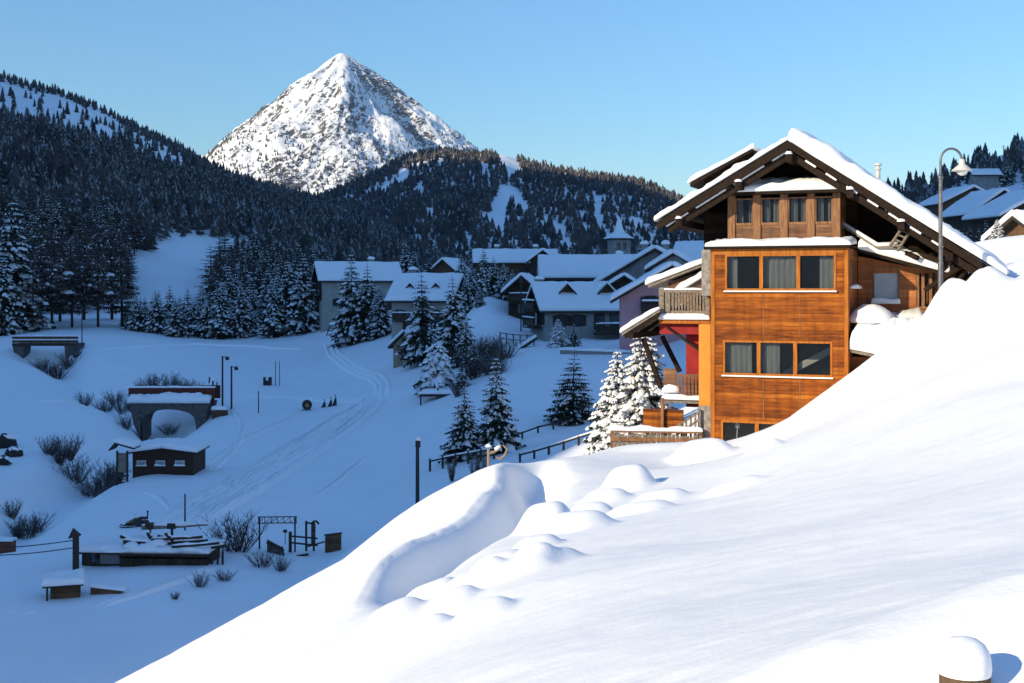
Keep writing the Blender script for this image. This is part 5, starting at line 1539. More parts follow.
M['post_dark'] = mat('dark_wet_wood', (.03, .022, .018), (.05, .038, .03), 5, (3, 3, .7), .8)
rail_fence('dark railing along the snowy terrace left of the dormer house', (500, 122), (534, 118), 6, 1.1, (.5, 1.0), .05, True, name='terrace_railing')
rail_fence('long low rail fence between the lone spruce and the spruce pair', (506, 79), (624, 88), 9, .45, (.38,), .055, False)
rail_fence('rail fence at the foot of the spruce pair', (430, 73), (494, 72.5), 6, .75, (.6,), .06, True)
rail_fence('low rail fence running behind the rounded snow crest to the chalet trees', (520, 68), (610, 64), 7, .5, (.42,), .055, True)
# ------------------------------------------------------------------ things in the valley
def px_m(Y): return Y / F


# packed tracks
TRK = [[(327, 342, 0), (331, 355, 0), (345, 368, 0), (372, 378, 0), (381, 386, 0), (379, 398, 0)],
       [(330, 342, 0), (336, 354, 0), (352, 366, 0), (378, 376, 0), (386, 386, 0), (384, 400, 0)]]
MAIN = [(379, 397), (366, 410), (345, 425), (318, 444), (286, 463), (255, 482), (226, 500), (196, 516), (168, 530)]


def ground_at_px(px, py):
    """where the sight line through a picture point meets the ground"""
    ys = 40 * (260 / 40.0) ** np.linspace(0, 1, 400); xs = (px - 512) * ys / F
    z = ground_z(xs, ys); r = (HY - py) * ys / F
    k = np.where((ys > 45) & (z > r))[0]
    i = k[0] if len(k) else -1
    return Vector((xs[i], ys[i], z[i]))


def track(label, pts, wd, berm=.2, sink=.04):
    P = [ground_at_px(*p[:2]) for p in pts]
    # resample
    out = []
    for a, b in zip(P[:-1], P[1:]):
        n = max(2, int((b - a).length / .7))
        out += [a.lerp(b, i / n) for i in range(n)]
    out.append(P[-1])
    Q = np.array([(p.x, p.y) for p in out])
    for _ in range(12): Q[1:-1] = (Q[:-2] + 2 * Q[1:-1] + Q[2:]) / 4
    T = np.gradient(Q, axis=0); T /= np.linalg.norm(T, axis=1, keepdims=True); Nn = np.stack([-T[:, 1], T[:, 0]], 1)
    prof = [(-1.5, -.05), (-1.0, berm * .8), (-.62, berm), (-.4, .02), (.4, .02), (.62, berm), (1.0, berm * .8), (1.5, -.05)]
    X = np.stack([Q[:, 0] + Nn[:, 0] * o * wd / 2 for o, _ in prof], 1); Y = np.stack([Q[:, 1] + Nn[:, 1] * o * wd / 2 for o, _ in prof], 1)
    Z = ground_z(X.ravel(), Y.ravel()).reshape(X.shape) + np.array([h for _, h in prof])[None] * np.clip(np.minimum(np.arange(len(Q)), np.arange(len(Q))[::-1]) / 8.0, 0, 1)[:, None] * (1 + .8 * fbm(X, Y, 1.3, 3)) + .015 - .1 * (np.minimum(np.arange(len(Q)), np.arange(len(Q))[::-1]) < 3)[:, None]
    return tag(link('ski_track', grid_mesh('ski_track', X, Y, Z, [M['snow_track']])), label, 'track', kind='structure')


track('packed track winding down from the village', TRK[0], .8)
track('packed track winding down from the village, outer rut', TRK[1], .8)
for i, o in enumerate((-19, -13, -7, -2, 4, 10, 15)):
    track('packed ski track fanning across the snowfield', [(x + o * (.35 + .65 * min(1, k / 4)) + (2 * math.sin(k * 1.7 + i)), y + o * .12) for k, (x, y) in enumerate(MAIN)], .7 + .2 * (i % 3), .34)
track('level path across the snowfield past the snow gun', [(232, 398, 0), (262, 396, 0), (300, 398, 0), (340, 401, 0), (376, 400, 0)], .9, .1)
for pts, lab in (([(128, 487), (150, 493), (168, 505), (180, 520)], 'footprint trail from the notice board to the lift shed'), ([(200, 470), (226, 452), (252, 436), (290, 420), (306, 405)], 'footprint trail from the brown hut to the snow gun'),
                 ([(90, 352), (130, 348), (190, 344), (250, 346), (310, 350)], 'ski trace across the far snowfield'), ([(226, 402), (244, 425), (236, 450), (206, 474)], 'footprint trail from the masts to the brown hut'), ([(300, 505), (330, 488), (352, 470), (372, 452)], 'old ski trace above the wooden panel'),
                 ([(20, 400), (60, 404), (95, 396), (122, 393)], 'snowed in path leading onto the stone bridge'), ([(60, 620), (120, 600), (180, 585), (230, 560)], 'footprint trail below the lift shed')):
    track(lab, pts, .42, .17)
track('trodden path in the lower left corner', [(0, 640, 0), (18, 628, 0), (30, 612, 0), (36, 602, 0)], .8, .14)


def box_px(mb, px0, px1, py0, py1, Y, dep, o, m=0):
    """upright box given by its outline in the picture, relative to origin o"""
    s = Y / F
    mb.box((px0 - 512) * s - o.x, (px1 - 512) * s - o.x, Y - o.y, Y + dep - o.y, (HY - py1) * s - o.z, (HY - py0) * s - o.z, m)


def P_(px, py, Y, o): return at(px, py, Y) - o


def pole(name, label, px, Y, y_top, rad, cat='pole', m='post_dark', cap=None, group=None):
    p = on(px, Y); h = (HY - y_top) * Y / F - p.z
    o = thing(name, label, cat, p, 0, group)
    mb = MB(); mb.tube([(0, 0, -.5), (0, 0, h * .5), (0, 0, h)], [rad, rad * .93, rad * .85], 8); mb.build('shaft', M[m], o, True, 40)
    if cap: mb = MB(); mb.blob((0, 0, h), rad * 1.5, rad * 1.5, rad * 1.8, n=8, k=6, flat=-.1); mb.build('snow_cap', M['snow_roof'], o, True)
    return o, h


# --- stone arch bridge
Y = 110; sc = Y / F
o = at(169, 440, Y); br = thing('stone_bridge', 'snow covered stone arch bridge with red brown parapet', 'bridge', o)
mb = MB()
N_ = 24; xa, xb = P_(141, 0, Y, o).x, P_(196, 0, Y, o).x
zt = P_(0, 403, Y, o).z; zs = P_(0, 424, Y, o).z; zc = P_(0, 409.5, Y, o).z; zb = P_(0, 446, Y, o).z
xl, xr = P_(129, 0, Y, o).x, P_(209, 0, Y, o).x
arc = [(xa + (xb - xa) * i / N_, zs + (zc - zs) * math.sqrt(max(0, 1 - (2 * i / N_ - 1) ** 2)) ** .8) for i in range(N_ + 1)]
dep = 3.2
for i in range(N_):
    (x0, z0), (x1, z1) = arc[i], arc[i + 1]
    mb.add([(x0, 0, z0), (x1, 0, z1), (x1, 0, zt), (x0, 0, zt), (x0, dep, z0), (x1, dep, z1), (x1, dep, zt), (x0, dep, zt)], [(0, 1, 2, 3), (7, 6, 5, 4), (0, 4, 5, 1), (3, 2, 6, 7)])
mb.prism([(xl, zt), (xl + .4, zs), (xl + 1.2, zb), (xa, zb), (xa, zt)], 'y', 0, dep); mb.prism([(xb, zt), (xb, zb), (xr - 1.2, zb), (xr - .4, zs), (xr, zt)], 'y', 0, dep)
mb.build('arch_wall', M['dark_stone'], br)
mb = MB(); mb.slab([(xl - .1, -.3, zt), (xr + .1, -.3, zt), (xr + .1, .6, zt + .45), (xl - .1, .6, zt + .45)], .5, 40, 12, edge=.3, rough=.1, seed=3, lip=.1); mb.build('ledge_snow', M['snow_roof'], br, True)
mb = MB(); z0 = P_(0, 399, Y, o).z; z1 = P_(0, 388.5, Y, o).z
mb.box(P_(126, 0, Y, o).x, P_(212, 0, Y, o).x, .7, .95, z0 - .3, z1); mb.box(P_(124, 0, Y, o).x, P_(212, 0, Y, o).x, 3.0, 3.2, z0 - .2, z1 + .05)
mb.build('parapet', mat('red_brown_parapet', (.13, .035, .022), (.08, .025, .018), 3, rough=.85), br)
mb = MB(); mb.slab([(P_(125, 0, Y, o).x, .62, z1 + .003), (P_(213, 0, Y, o).x, .62, z1 + .003), (P_(213, 0, Y, o).x, 1.02, z1 + .003), (P_(125, 0, Y, o).x, 1.02, z1 + .003)], .16, 40, 6, edge=.12, seed=5); mb.build('parapet_snow', M['snow_roof'], br, True)

# --- plank bridge further back
Y = 150; o = at(45, 352, Y); br = thing('plank_bridge', 'dark wooden plank bridge over the creek at the far left', 'bridge', o)
mb = MB(); box_px(mb, 12, 78, 343.5, 346, Y, 2.4, o); mb.build('deck', M['post_dark'], br)
mb = MB(); pb = mat('brown_bridge_boards', (.12, .06, .035), (.07, .038, .025), 4, rough=.85)
box_px(mb, 12, 78, 336.5, 339, Y - .1, .1, o); box_px(mb, 12, 78, 340.2, 342.6, Y - .1, .1, o)
for i in range(8): box_px(mb, 13 + i * 9, 14.2 + i * 9, 336, 344, Y + .02, .12, o)
mb.build('railing', pb, br)
mb = MB()
x0, x1 = P_(11, 0, Y, o).x, P_(79, 0, Y, o).x
for py in (336.4, 340.1):
    z = P_(0, py, Y, o).z; mb.slab([(x0, -.14, z), (x1, -.14, z), (x1, .04, z), (x0, .04, z)], .13, 30, 6, edge=.06, seed=py)
mb.build('railing_snow', M['snow_roof'], br, True)
zq = P_(0, 346, Y, o).z - .01
for q in ([(16, -1.0), (22, -1.6), (24, zq), (12, zq)], [(66, -1.6), (74, -1.0), (78, zq), (64, zq)]):
    mb = MB(); mb.prism([(P_(a_, 0, Y, o).x, z_) for a_, z_ in q], 'y', .1, 2.2); mb.build('abutment', M['dark_stone'], br)

# --- low brown hut with three windows
Y = 82; o = at(163, 473, Y); o.z = min(o.z, gz(o.x, o.y) + .1)
ht_ = thing('brown_hut', 'low dark brown hut with three small windows below the stone bridge', 'hut', o)
s = Y / F; hx = (195 - 131) / 2 * s
ze, zr = (473 - 452) * s, (473 - 447.5) * s
wz0, wz1 = (473 - 466) * s, (473 - 460.5) * s
hl = [((x - 163) * s, (x2 - 163) * s, wz0, wz1) for x, x2 in ((136.5, 146), (155.5, 165), (175, 184.5))]
mb = MB(); wall_holes(mb, -hx + .1, hx - .1, -1, ze, hl, 0, .12); mb.prism([(-hx + .1, ze + .001), (hx - .1, ze + .001), (0, zr - .05)], 'y', 0, .12)
mb.box(-hx + .1, -hx + .2, .121, 3.2, -1, ze); mb.box(hx - .2, hx - .1, .121, 3.2, -1, ze); mb.box(-hx + .21, hx - .21, 3.0, 3.2, -1, ze)
mb.build('wall', mat('dark_brown_hut', (.035, .018, .013), (.055, .028, .018), 3, (1, 1, 5), .85), ht_)
for a, b, c, d in hl:
    f = MB(); f.box(a, b, .03, .09, c, c + .06); f.box(a, b, .03, .09, d - .06, d); f.box(a, a + .06, .031, .089, c + .06, d - .06); f.box(b - .06, b, .031, .089, c + .06, d - .06); fr = f.build('window', M['white'], ht_)
    g = MB(); g.box(a + .06, b - .06, .055, .065, c + .06, d - .06); g.build('pane', mat('bluish_pane', (.3, .33, .36), (.2, .23, .26), 2, rough=.1, spec=.8), fr)
    g = MB(); g.slab([(a - .05, -.1, c + .0), (b + .05, -.1, c), (b + .05, .03, c), (a - .05, .03, c)], .1, 9, 6, edge=.06); g.build('sill_snow', M['snow_roof'], fr, True)
mb = MB()
for sg in (-1, 1):
    q = [(sg * (hx + .15), ze - .1), (0, zr - .1), (0, zr), (sg * (hx + .15), ze)]; mb.prism(q if sg < 0 else q[::-1], 'y', -.3, 3.4)
rf_ = mb.build('roof', M['roof_edge'], ht_)
mb = MB()
for sg in (-1, 1): mb.slab([(sg * (hx + .2), -.34, ze + .005), (-sg * .04, -.34, zr + .005), (-sg * .04, 3.4, zr + .005), (sg * (hx + .2), 3.4, ze + .005)], .34, 16, 16, edge=.25, seed=sg, minth=.45)
mb.build('roof_snow', M['snow_roof'], rf_, True)

# --- roofed notice board beside it
Y = 79; s = Y / F; o = at(122, 488, Y); nb_ = thing('notice_board', 'roofed wooden notice board standing beside the brown hut', 'notice board', o)
for x in (117, 127): mb = MB(); box_px(mb, x - .9, x + .9, 451, 492, Y, .12, o); mb.build('board_post', M['post_dark'], nb_)
mb = MB(); box_px(mb, 118.2, 125.8, 453, 472, Y + .03, .05, o); mb.build('panel', M['grey_wood'], nb_)
mb = MB(); box_px(mb, 116, 128, 475, 477, Y - .03, .18, o); box_px(mb, 116, 128, 482, 484, Y - .03, .18, o); mb.build('crossbar', M['post_dark'], nb_)
mb = MB(); x0, xm, x1 = [(x - 122) * s for x in (111, 117, 136)]; z0, zm, z1 = [(488 - y) * s for y in (449, 441.5, 447)]
mb.prism([(x0, z0 - .08), (xm, zm - .1), (xm, zm), (x0, z0)], 'y', -.5, 1.0); mb.prism([(xm, zm - .1), (x1, z1 - .1), (x1, z1), (xm, zm)], 'y', -.5, 1.0); q = mb.build('roof', M['post_dark'], nb_)
mb = MB(); mb.slab([(xm - .1, -.5, zm + .004), (x1 + .05, -.5, z1 + .004), (x1 + .05, 1.0, z1 + .004), (xm - .1, 1.0, zm + .004)], .3, 14, 12, edge=.2, seed=8); mb.build('roof_snow', M['snow_roof'], q, True)

# --- masts at the bridge, and other poles
for px, yt, lab, lm in ((222.5, 356, 'tall mast with small floodlight beside the stone bridge', 1), (231.5, 366, 'shorter mast with small floodlight beside the stone bridge', 1)):
    o_, h = pole('floodlight_mast', lab, px, 112, yt, .09, 'mast')
    mb = MB(); mb.bar((.05, 0, h - .1), (.55, -.1, h - .05), .06); mb.box(.32, .62, -.3, -.05, h - .35, h - .1); mb.build('floodlight', M['black'], o_)
o_, h = pole('snow_lance', 'dark snow making lance with snow lump at the end of the bridge', 213, 111, 381, .09, 'snow lance')
mb = MB(); mb.blob((.05, 0, h + .1), .3, .3, .28, seed=3); mb.build('snow_cap', M['snow_roof'], o_, True)
mb = MB(); mb.bar((-.35, 0, h - .2), (-.3, 0, h + .35), .1); mb.bar((.35, 0, h - .6), (.35, 0, h - .1), .1); mb.build('nozzle', M['black'], o_)
pa = on(222, 110)
mb_o = thing('control_box', 'low red brown control cabinet at the foot of the masts', 'cabinet', pa)
mb = MB(); mb.box(-.9, .4, 0, .6, -.4, .55); mb.build('cabinet', pb, mb_o); mb = MB(); mb.slab([(-.95, -.05, .552), (.45, -.05, .552), (.45, .65, .552), (-.95, .65, .552)], .3, 12, 9, edge=.2); mb.build('cabinet_snow', M['snow_roof'], mb_o, True)
o_, h = pole('wooden_pole', 'black wooden pole standing in the snow left of the rail fence', 417.5, 60, 440, .1, m='black', cap=True)
mb = MB(); mb.box(-.1, .14, -.06, .06, h - .35, h - .05); mb.build('pole_box', M['black'], o_)
pole('marker_stake', 'thin stake on the snowfield right of the bridge masts', 258.5, 112, 391, .05, 'stake')
pole('marker_stake', 'thin stake standing behind the lift shed', 185, 62, 494, .045, 'stake')
pole('marker_stake', 'thin short stake near the foot of the ski tracks', 317, 70, 507, .04, 'stake')
o_, h = pole('lamp_post', 'thin lamp post in the white yard left of the dormer house', 521, 128, 283, .07, 'lamp post')
mb = MB(); mb.lathe([(.05, .0), (.22, .1), (.16, .4), (0, .48)], (0, 0, h), 8); mb.build('lantern', M['black'], o_)
o_, h = pole('lamp_post', 'thin dark lamp post beside the plank bridge', 82, 152, 310, .07, 'lamp post')
mb = MB(); mb.lathe([(.05, .0), (.2, .1), (.14, .4), (0, .48)], (0, 0, h), 8); mb.build('lantern', M['black'], o_)
o_, h = pole('antenna_mast', 'thin antenna mast on the skyline of the right hill', 1003.5, 420, 145, .12, 'antenna')
mb = MB(); mb.bar((-.8, 0, h - .6), (.8, 0, h - .6), .08); mb.bar((-.5, 0, h - 1.4), (.5, 0, h - 1.4), .08); mb.build('antenna_arms', M['black'], o_)

# --- snow gun, dark chairs, three stakes
p = on(307, 115); t = thing('snow_gun', 'round black snow gun on the snowfield beside the tracks', 'snow gun', p, R(10))
mb = MB(); mb.tube([(0, -.38, .5), (0, -.3, .5), (0, .25, .5), (0, .34, .5)], [.42, .46, .44, .36], 20); mb.build('drum', M['black'], t, True, 40)
mb = MB(); mb.lathe([(.0, 0), (.13, .02), (.15, .05)], (0, 0, 0), 12); mb.tube([(0, -.42, .46), (0, -.39, .46)], .16, 12, m=0); mb.build('fan_hub', mat('ochre_hub', (.5, .26, .08), None, 4), t)
mb = MB(); mb.bar((-.35, 0, -.1), (-.2, 0, .3), .08); mb.bar((.35, 0, -.1), (.2, 0, .3), .08); mb.build('stand', M['metal'], t)
for i, px in enumerate((324.5, 331, 335.5)):
    p = on(px, 116); t = thing('padded_stake', ('lowest', 'middle', 'tallest')[i] + ' of three black padded stakes beside the ski tracks', 'stake', p)
    hh = .55 + .12 * i
    mb = MB(); mb.tube([(0, 0, -.2), (0, 0, hh + .25)], .035, 6); mb.build('rod', M['black'], t)
    mb = MB(); mb.prism([(-.32, -.05), (.1, -.05), (.1, hh * .7), (-.02, hh)], 'y', -.09, .09); mb.build('padding', M['black'], t)
p = on(267.5, 131); t = thing('equipment_box', 'black open topped box on the upper snowfield', 'box', p)
mb = MB(); mb.box(-.42, -.2, -.2, .2, -.2, .85); mb.box(.12, .42, -.2, .2, -.2, .85); mb.box(-.199, .119, -.15, .15, -.2, .5); mb.build('frame', M['black'], t)
for px in (275.5, 279.5): pole('marker_stake', 'short dark stake ' + ('nearer to' if px < 277 else 'farther from') + ' the black box on the upper snowfield', px, 131, 361, .04, 'stake')

# --- snowmobile
p = on(137, 63); t = thing('snowmobile', 'dark snowmobile parked nose left on the snow above the lift shed', 'snowmobile', p, R(12))
mb = MB(); mb.prism([(-.85, .18), (-.55, .12), (.25, .12), (.35, .5), (-.1, .62), (-.5, .42)], 'y', -.24, .24); mb.build('hull', mat('snowmobile_hull', (.03, .03, .035), (.05, .045, .03), 4, rough=.35), t)
mb = MB(); mb.prism([(-.75, .3), (-.45, .425), (-.1, .63), (-.3, .38)], 'y', -.26, .26); mb.build('cowling', mat('olive_yellow_panels', (.22, .2, .03), (.14, .13, .03), 4, rough=.4), t)
mb = MB(); mb.prism([(-.1, .55), (.65, .5), (.75, .66), (.25, .68)], 'y', -.17, .17); mb.build('seat', M['black'], t)
mb = MB(); mb.prism([(-.1, 0), (.75, 0), (.85, .2), (.75, .42), (.1, .42), (-.1, .2)], 'y', -.19, .19); mb.build('track', M['black'], t)
for sg in (-1, 1): mb = MB(); mb.tube([(-1.15, sg * .38, .16), (-1.0, sg * .38, .05), (-.2, sg * .38, .03)], .05, 6); mb.bar((-.6, sg * .38, .05), (-.45, sg * .2, .3), .05); mb.build('ski', M['black'], t)
mb = MB(); mb.add([(-.38, -.2, .55), (-.38, .2, .55), (-.18, .17, .98), (-.18, -.17, .98)], [(0, 1, 2, 3)]); mb.bar((-.15, -.3, .85), (-.15, .3, .85), .05); mb.build('windscreen', M['dark_glass'], t)
mb = MB(); mb.tube([(.7, 0, .5), (.72, 0, 1.0)], .05, 6); mb.blob((.72, 0, 1.02), .09, .08, .08, n=8, k=5); mb.build('rear_rack', M['black'], t)

t.scale = (.72, .72, .72)

# --- lift shed with its beams
Y = 54; s = Y / F; o = at(150, 556, Y); o.z = gz(o.x, o.y)
t = thing('lift_shed', 'long low dark lift shed buried in snow with grey door', 'shed', o, R(-4))
def X_(px): return (px - 150) * s
def Z_(py): return (556 - py) * s
mb = MB(); mb.box(X_(80), X_(210), 0, 1.6, -.8, Z_(545)); mb.box(X_(121), X_(210), -.25, -.003, -.8, Z_(549)); mb.build('wall', M['village_dark'], t)
mb = MB(); mb.box(X_(99), X_(119), -.03, -.003, Z_(556), Z_(546)); mb.build('door', mat('bluish_grey_door', (.2, .21, .22), (.15, .16, .17), 4, (6, 1, .5), .8), t)
mb = MB(); mb.box(X_(90), X_(98), -.02, -.004, Z_(555), Z_(546.5)); mb.build('window', M['dark_glass'], t)
mb = MB(); mb.box(X_(78), X_(122), -.4, 1.8, Z_(545) + .003, Z_(543)); mb.box(X_(121.5), X_(212), -.55, 1.8, Z_(546) + .045, Z_(543) + .0); q = mb.build('roof', M['roof_edge'], t)
mb = MB(); mb.slab([(X_(78), -.42, Z_(543)), (X_(213), -.42, Z_(543)), (X_(213), 1.85, Z_(541)), (X_(78), 1.85, Z_(541))], .22, 60, 14, edge=.25, rough=.16, seed=2, lip=.08); mb.build('roof_snow', M['snow_roof'], q, True)
random.seed(5)
for i, (x0, y0, x1, y1, w_) in enumerate(((122, 538, 152, 541, .16), (118, 533, 140, 544, .13), (140, 541, 205, 538, .12), (128, 544, 172, 546, .14), (150, 536, 200, 534, .1), (155, 533, 182, 541, .14), (176, 540, 222, 537, .1), (196, 545, 226, 541, .12), (145, 530, 148, 541, .13), (165, 529, 172, 540, .12))):
    y_ = random.uniform(-.5, .4); y0 -= 4; y1 -= 4
    mb = MB(); mb.bar((X_(x0), y_, Z_(y0)), (X_(x1), y_ + .3, Z_(y1)), w_); b_ = mb.build('roof_beam', M['post_dark'], t)
    mb = MB(); a_, c_2 = Vector((X_(x0), y_, Z_(y0) + w_ * .6)), Vector((X_(x1), y_ + .3, Z_(y1) + w_ * .6))
    mb.tube([a_.lerp(c_2, k) + Vector((0, 0, .02 * math.sin(k * 9 + i))) for k in (0, .15, .35, .55, .75, .95)], [.03, w_ * .5, w_ * .62, w_ * .5, w_ * .6, .03], 8); mb.build('beam_snow', M['snow_roof'], b_, True)
for x in (213, 219, 224): mb = MB(); mb.bar((X_(x), 0, -.5), (X_(x), 0, Z_(542)), .08); mb.build('support_post', M['post_dark'], t)
mb = MB(); mb.blob((X_(132), -.1, Z_(538)), .35, .3, .2, seed=2); mb.blob((X_(158), .1, Z_(536)), .4, .3, .2, seed=5); mb.blob((X_(185), 0, Z_(540)), .5, .35, .18, seed=7); mb.build('snow_heap', M['snow_roof'], q, True)
# horizontal pole on trestle above it
Yp = 56; p = on(148, Yp); t = thing('drag_lift_tube', 'snow topped horizontal tube on a trestle above the lift shed', 'lift tube', p)
s2 = Yp / F
A = at(142, 527.5, Yp) - p; B = at(208, 525, Yp) - p
mb = MB(); mb.tube([A, A.lerp(B, .5), B], [.11, .09, .03], 10); mb.build('tube', M['grey_wood'], t, True, 40)
mb = MB(); mb.tube([A + Vector((0, 0, .1)), A.lerp(B, .3) + Vector((0, 0, .12)), A.lerp(B, .6) + Vector((0, 0, .1)), A.lerp(B, .85) + Vector((0, 0, .05))], [.05, .1, .12, .02], 10); mb.build('tube_snow', M['snow_roof'], t, True)
for px in (150, 172):
    a = at(px, 524, Yp) - p; mb = MB(); mb.bar((a.x, 0, -.3), (a.x, 0, a.z), .1); mb.box(a.x - .18, a.x + .18, -.15, .15, a.z - .2, a.z + .05); mb.build('trestle', M['post_dark'], t)
# lift post with two cables
Yl = 53; p = on(76, Yl); t = thing('lift_post', 'dark lift post with pointed top holding two cables', 'lift post', p)
h = (HY - 536) * Yl / F - p.z
mb = MB(); mb.box(-.11, .1, -.11, .1, -.6, h); mb.build('shaft', M['post_dark'], t)
mb = MB(); mb.add([(-.3, -.15, h - .1), (.2, -.15, h + .02), (.2, .15, h + .02), (-.3, .15, h - .1), (-.12, 0, h + .36)], [(3, 2, 1, 0), (0, 1, 4), (1, 2, 4), (2, 3, 4), (3, 0, 4)]); mb.build('pointed_cap', M['post_dark'], t)
for py, lab in ((540, 'upper cable running left from the lift post'), (547.5, 'lower cable running left from the lift post')):
    a = at(76, py, Yl); b = at(-90, py + 3.5, Yl - 4)
    c = thing('cable', 'dark ' + lab, 'cable', a)
    mb = MB(); mb.tube([(b - a) * k + Vector((0, 0, -.25 * math.sin(math.pi * k))) for k in np.linspace(0, 1, 12)], .022, 6); mb.build('wire', M['black'], c)
# slanting half-buried beam, small shelter
p = on(104, 49); t = thing('half_buried_beam', 'dark beam half buried in snow below the lift shed', 'beam', p)
mb = MB(); mb.prism([(-.5, -.3), (.75, .05), (.75, .12), (-.5, .28)], 'y', -.1, .1); mb.build('beam', M['village_brown'], t); mb = MB(); mb.slab([(-.55, -.18, .285), (.85, -.18, .13), (.85, .3, .13), (-.55, .3, .285)], .12, 20, 8, edge=.12); mb.build('beam_snow', M['snow_roof'], t, True)
Y = 45; s = Y / F; p = ground_at_px(64, 598)
t = thing('snowy_shelter', 'small dark shelter under a flat slab of snow in the lower left', 'shelter', p, R(18))
s = p.y / F; hh = (599 - 586) * s
mb = MB(); mb.box(-.5, .6, -.1, .8, -.5, hh); mb.build('wall', M['village_brown'], t)
mb = MB(); mb.box(-.78, .72, -.4, 1.0, hh + .002, hh + .07); q = mb.build('roof', M['roof_edge'], t)
mb = MB(); mb.slab([(-.8, -.45, hh + .072), (.74, -.45, hh + .072), (.74, 1.1, hh + .16), (-.8, 1.1, hh + .16)], .22, 18, 16, edge=.2, seed=4, lip=.06); mb.build('roof_snow', M['snow_roof'], q, True)
for x in (-.6,): mb = MB(); mb.bar((x, -.3, -.4), (x, -.3, hh), .08); mb.build('shelter_post', M['post_dark'], t)
# red-brown box and rocks on the left edge
p = on(3, 66); t = thing('red_box', 'red brown wooden box at the left edge of the snowfield', 'box', p)
mb = MB(); mb.box(-.5, .45, 0, .6, -.3, .85); mb.build('body', mat('red_brown_box', (.2, .05, .025), (.13, .035, .02), 3), t); mb = MB(); mb.slab([(-.55, -.05, .852), (.5, -.05, .852), (.5, .65, .852), (-.55, .65, .852)], .16, 10, 9, edge=.12); mb.build('box_snow', M['snow_roof'], t, True)
M['rock'] = mat('dark_rock', (.05, .045, .042), (.02, .018, .018), 5, rough=.9, bump=.5)
for px, Yr, sz, lab in ((4, 90, .95, 'larger dark rock with snow hood at the left edge'), (14, 86, .6, 'flat dark rock below the larger rock at the left edge'), (2, 83, .5, 'smallest dark rock at the left edge')):
    p = on(px, Yr); t = thing('rock', lab, 'rock', p)
    mb = MB(); mb.blob((0, 0, sz * .3), sz, sz * .7, sz * .75, seed=px, rough=.3, flat=-.6); mb.build('stone', M['rock'], t)
    mb = MB(); mb.blob((.05, .08, sz * .72), sz * .85, sz * .6, sz * .42, seed=px + 3, flat=-.2); mb.build('snow_hood', M['snow_roof'], t, True)

# --- frame gate, pickets, board and sign near the bushes
Y = 58; s = Y / F; o = at(276, 553, Y); o.z = gz(o.x, o.y)
def G(px, py, dy=0): return Vector(((px - 276) * s, dy, (HY - py) * s - o.z))
t = thing('frame_gate', 'dark metal gate frame with lattice beam across the top', 'gate', o)
mb = MB()
for px in (259.5, 295): mb.bar(G(px, 570), G(px, 517), .07); 
mb.build('uprights', M['black'], t)
mb = MB()
for py in (517, 523.2): mb.bar(G(257.5, py), G(297, py - .4), .05)
for i in range(7): px = 258.5 + i * 6.3; mb.bar(G(px, 523), G(px, 517), .035)
for i in range(6): px = 258.5 + i * 6.3; mb.bar(G(px, 523), G(px + 6.3, 517), .025)
mb.build('lattice_beam', M['metal'], t)
t = thing('picket_rack', 'leaning dark rack of upright pickets below the gate frame', 'rack', o)
mb = MB()
for i in range(8):
    px = 270.5 + i * 2.1; mb.bar(G(px, 561 + i * .6, -.6 - i * .06), G(px, 537 + i * .75, -.6 - i * .06), .07)
mb.bar(G(269, 540, -.55), G(288, 545, -1.1), .07); mb.bar(G(270, 552, -.6), G(285, 556, -1.0), .06); mb.bar(G(286, 542, -1.0), G(290.5, 563, -1.2), .06)
mb.build('pickets', M['post_dark'], t)
t = thing('rail_fence', 'two rail fence joining the gate frame to the roofed board', 'fence', o)
for px in (291, ): mb = MB(); mb.bar(G(px, 552, -.2), G(px, 531, -.2), .13); mb.build('fence_post', M['post_dark'], t)
for y0, y1 in ((535, 538), (541.5, 545)): mb = MB(); mb.bar(G(291, y0, -.25), G(318, y1, -.1), .07); mb.build('fence_rail', M['post_dark'], t)
mb = MB(); mb.bar(G(307, 546, -.2), G(325, 541.5, -.05), .06); mb.build('fence_rail', M['post_dark'], t)
t = thing('information_board', 'narrow roofed information board on two posts right of the gate frame', 'board', o)
for px in (306.2, 313.8): mb = MB(); mb.bar(G(px, 551), G(px, 521), .09); mb.build('board_post', M['post_dark'], t)
mb = MB(); mb.box(G(311.3, 0).x, G(315.3, 0).x, -.06, .06, G(0, 546).z, G(0, 524).z); mb.build('panel', M['village_brown'], t)
mb = MB(); mb.bar(G(306, 522.5), G(315, 524), .07); mb.bar(G(311, 523.5), G(315.5, 520), .1, .07); mb.bar(G(315, 520), G(319, 524), .1, .07); mb.build('small_roof', M['post_dark'], t)
mb = MB(); mb.blob(G(314.5, 519.5), .16, .14, .1, n=10, k=6); mb.build('roof_snow', M['snow_roof'], t, True)
t = thing('leaning_signboard', 'dark brown wooden panel leaning in the snow by the bright slope', 'panel', o + G(333, 548))
mb = MB(); mb.prism([(-.37, -.3), (.37, -.3), (.39, .66), (-.36, .56)], 'y', -.04, .04); mb.build('board', M['village_brown'], t); mb = MB(); mb.bar((-.4, 0, .6), (.42, 0, .7), .1, .06); mb.build('edge', M['post_dark'], t)
t = thing('garden_bench', 'small dark bench half sunk in the snow below the rail fence', 'bench', o)
mb = MB(); mb.bar(G(295, 553, -.8), G(311, 551, -.7), .2, .06); mb.build('seat', M['post_dark'], t)
for px in (301,): mb = MB(); mb.bar(G(px, 560, -.75), G(px, 553, -.75), .1); mb.build('leg', M['post_dark'], t)
mb = MB(); mb.bar(G(295, 559.5, -.85), G(299, 559, -.8), .1, .06); mb.build('footboard', M['post_dark'], t)
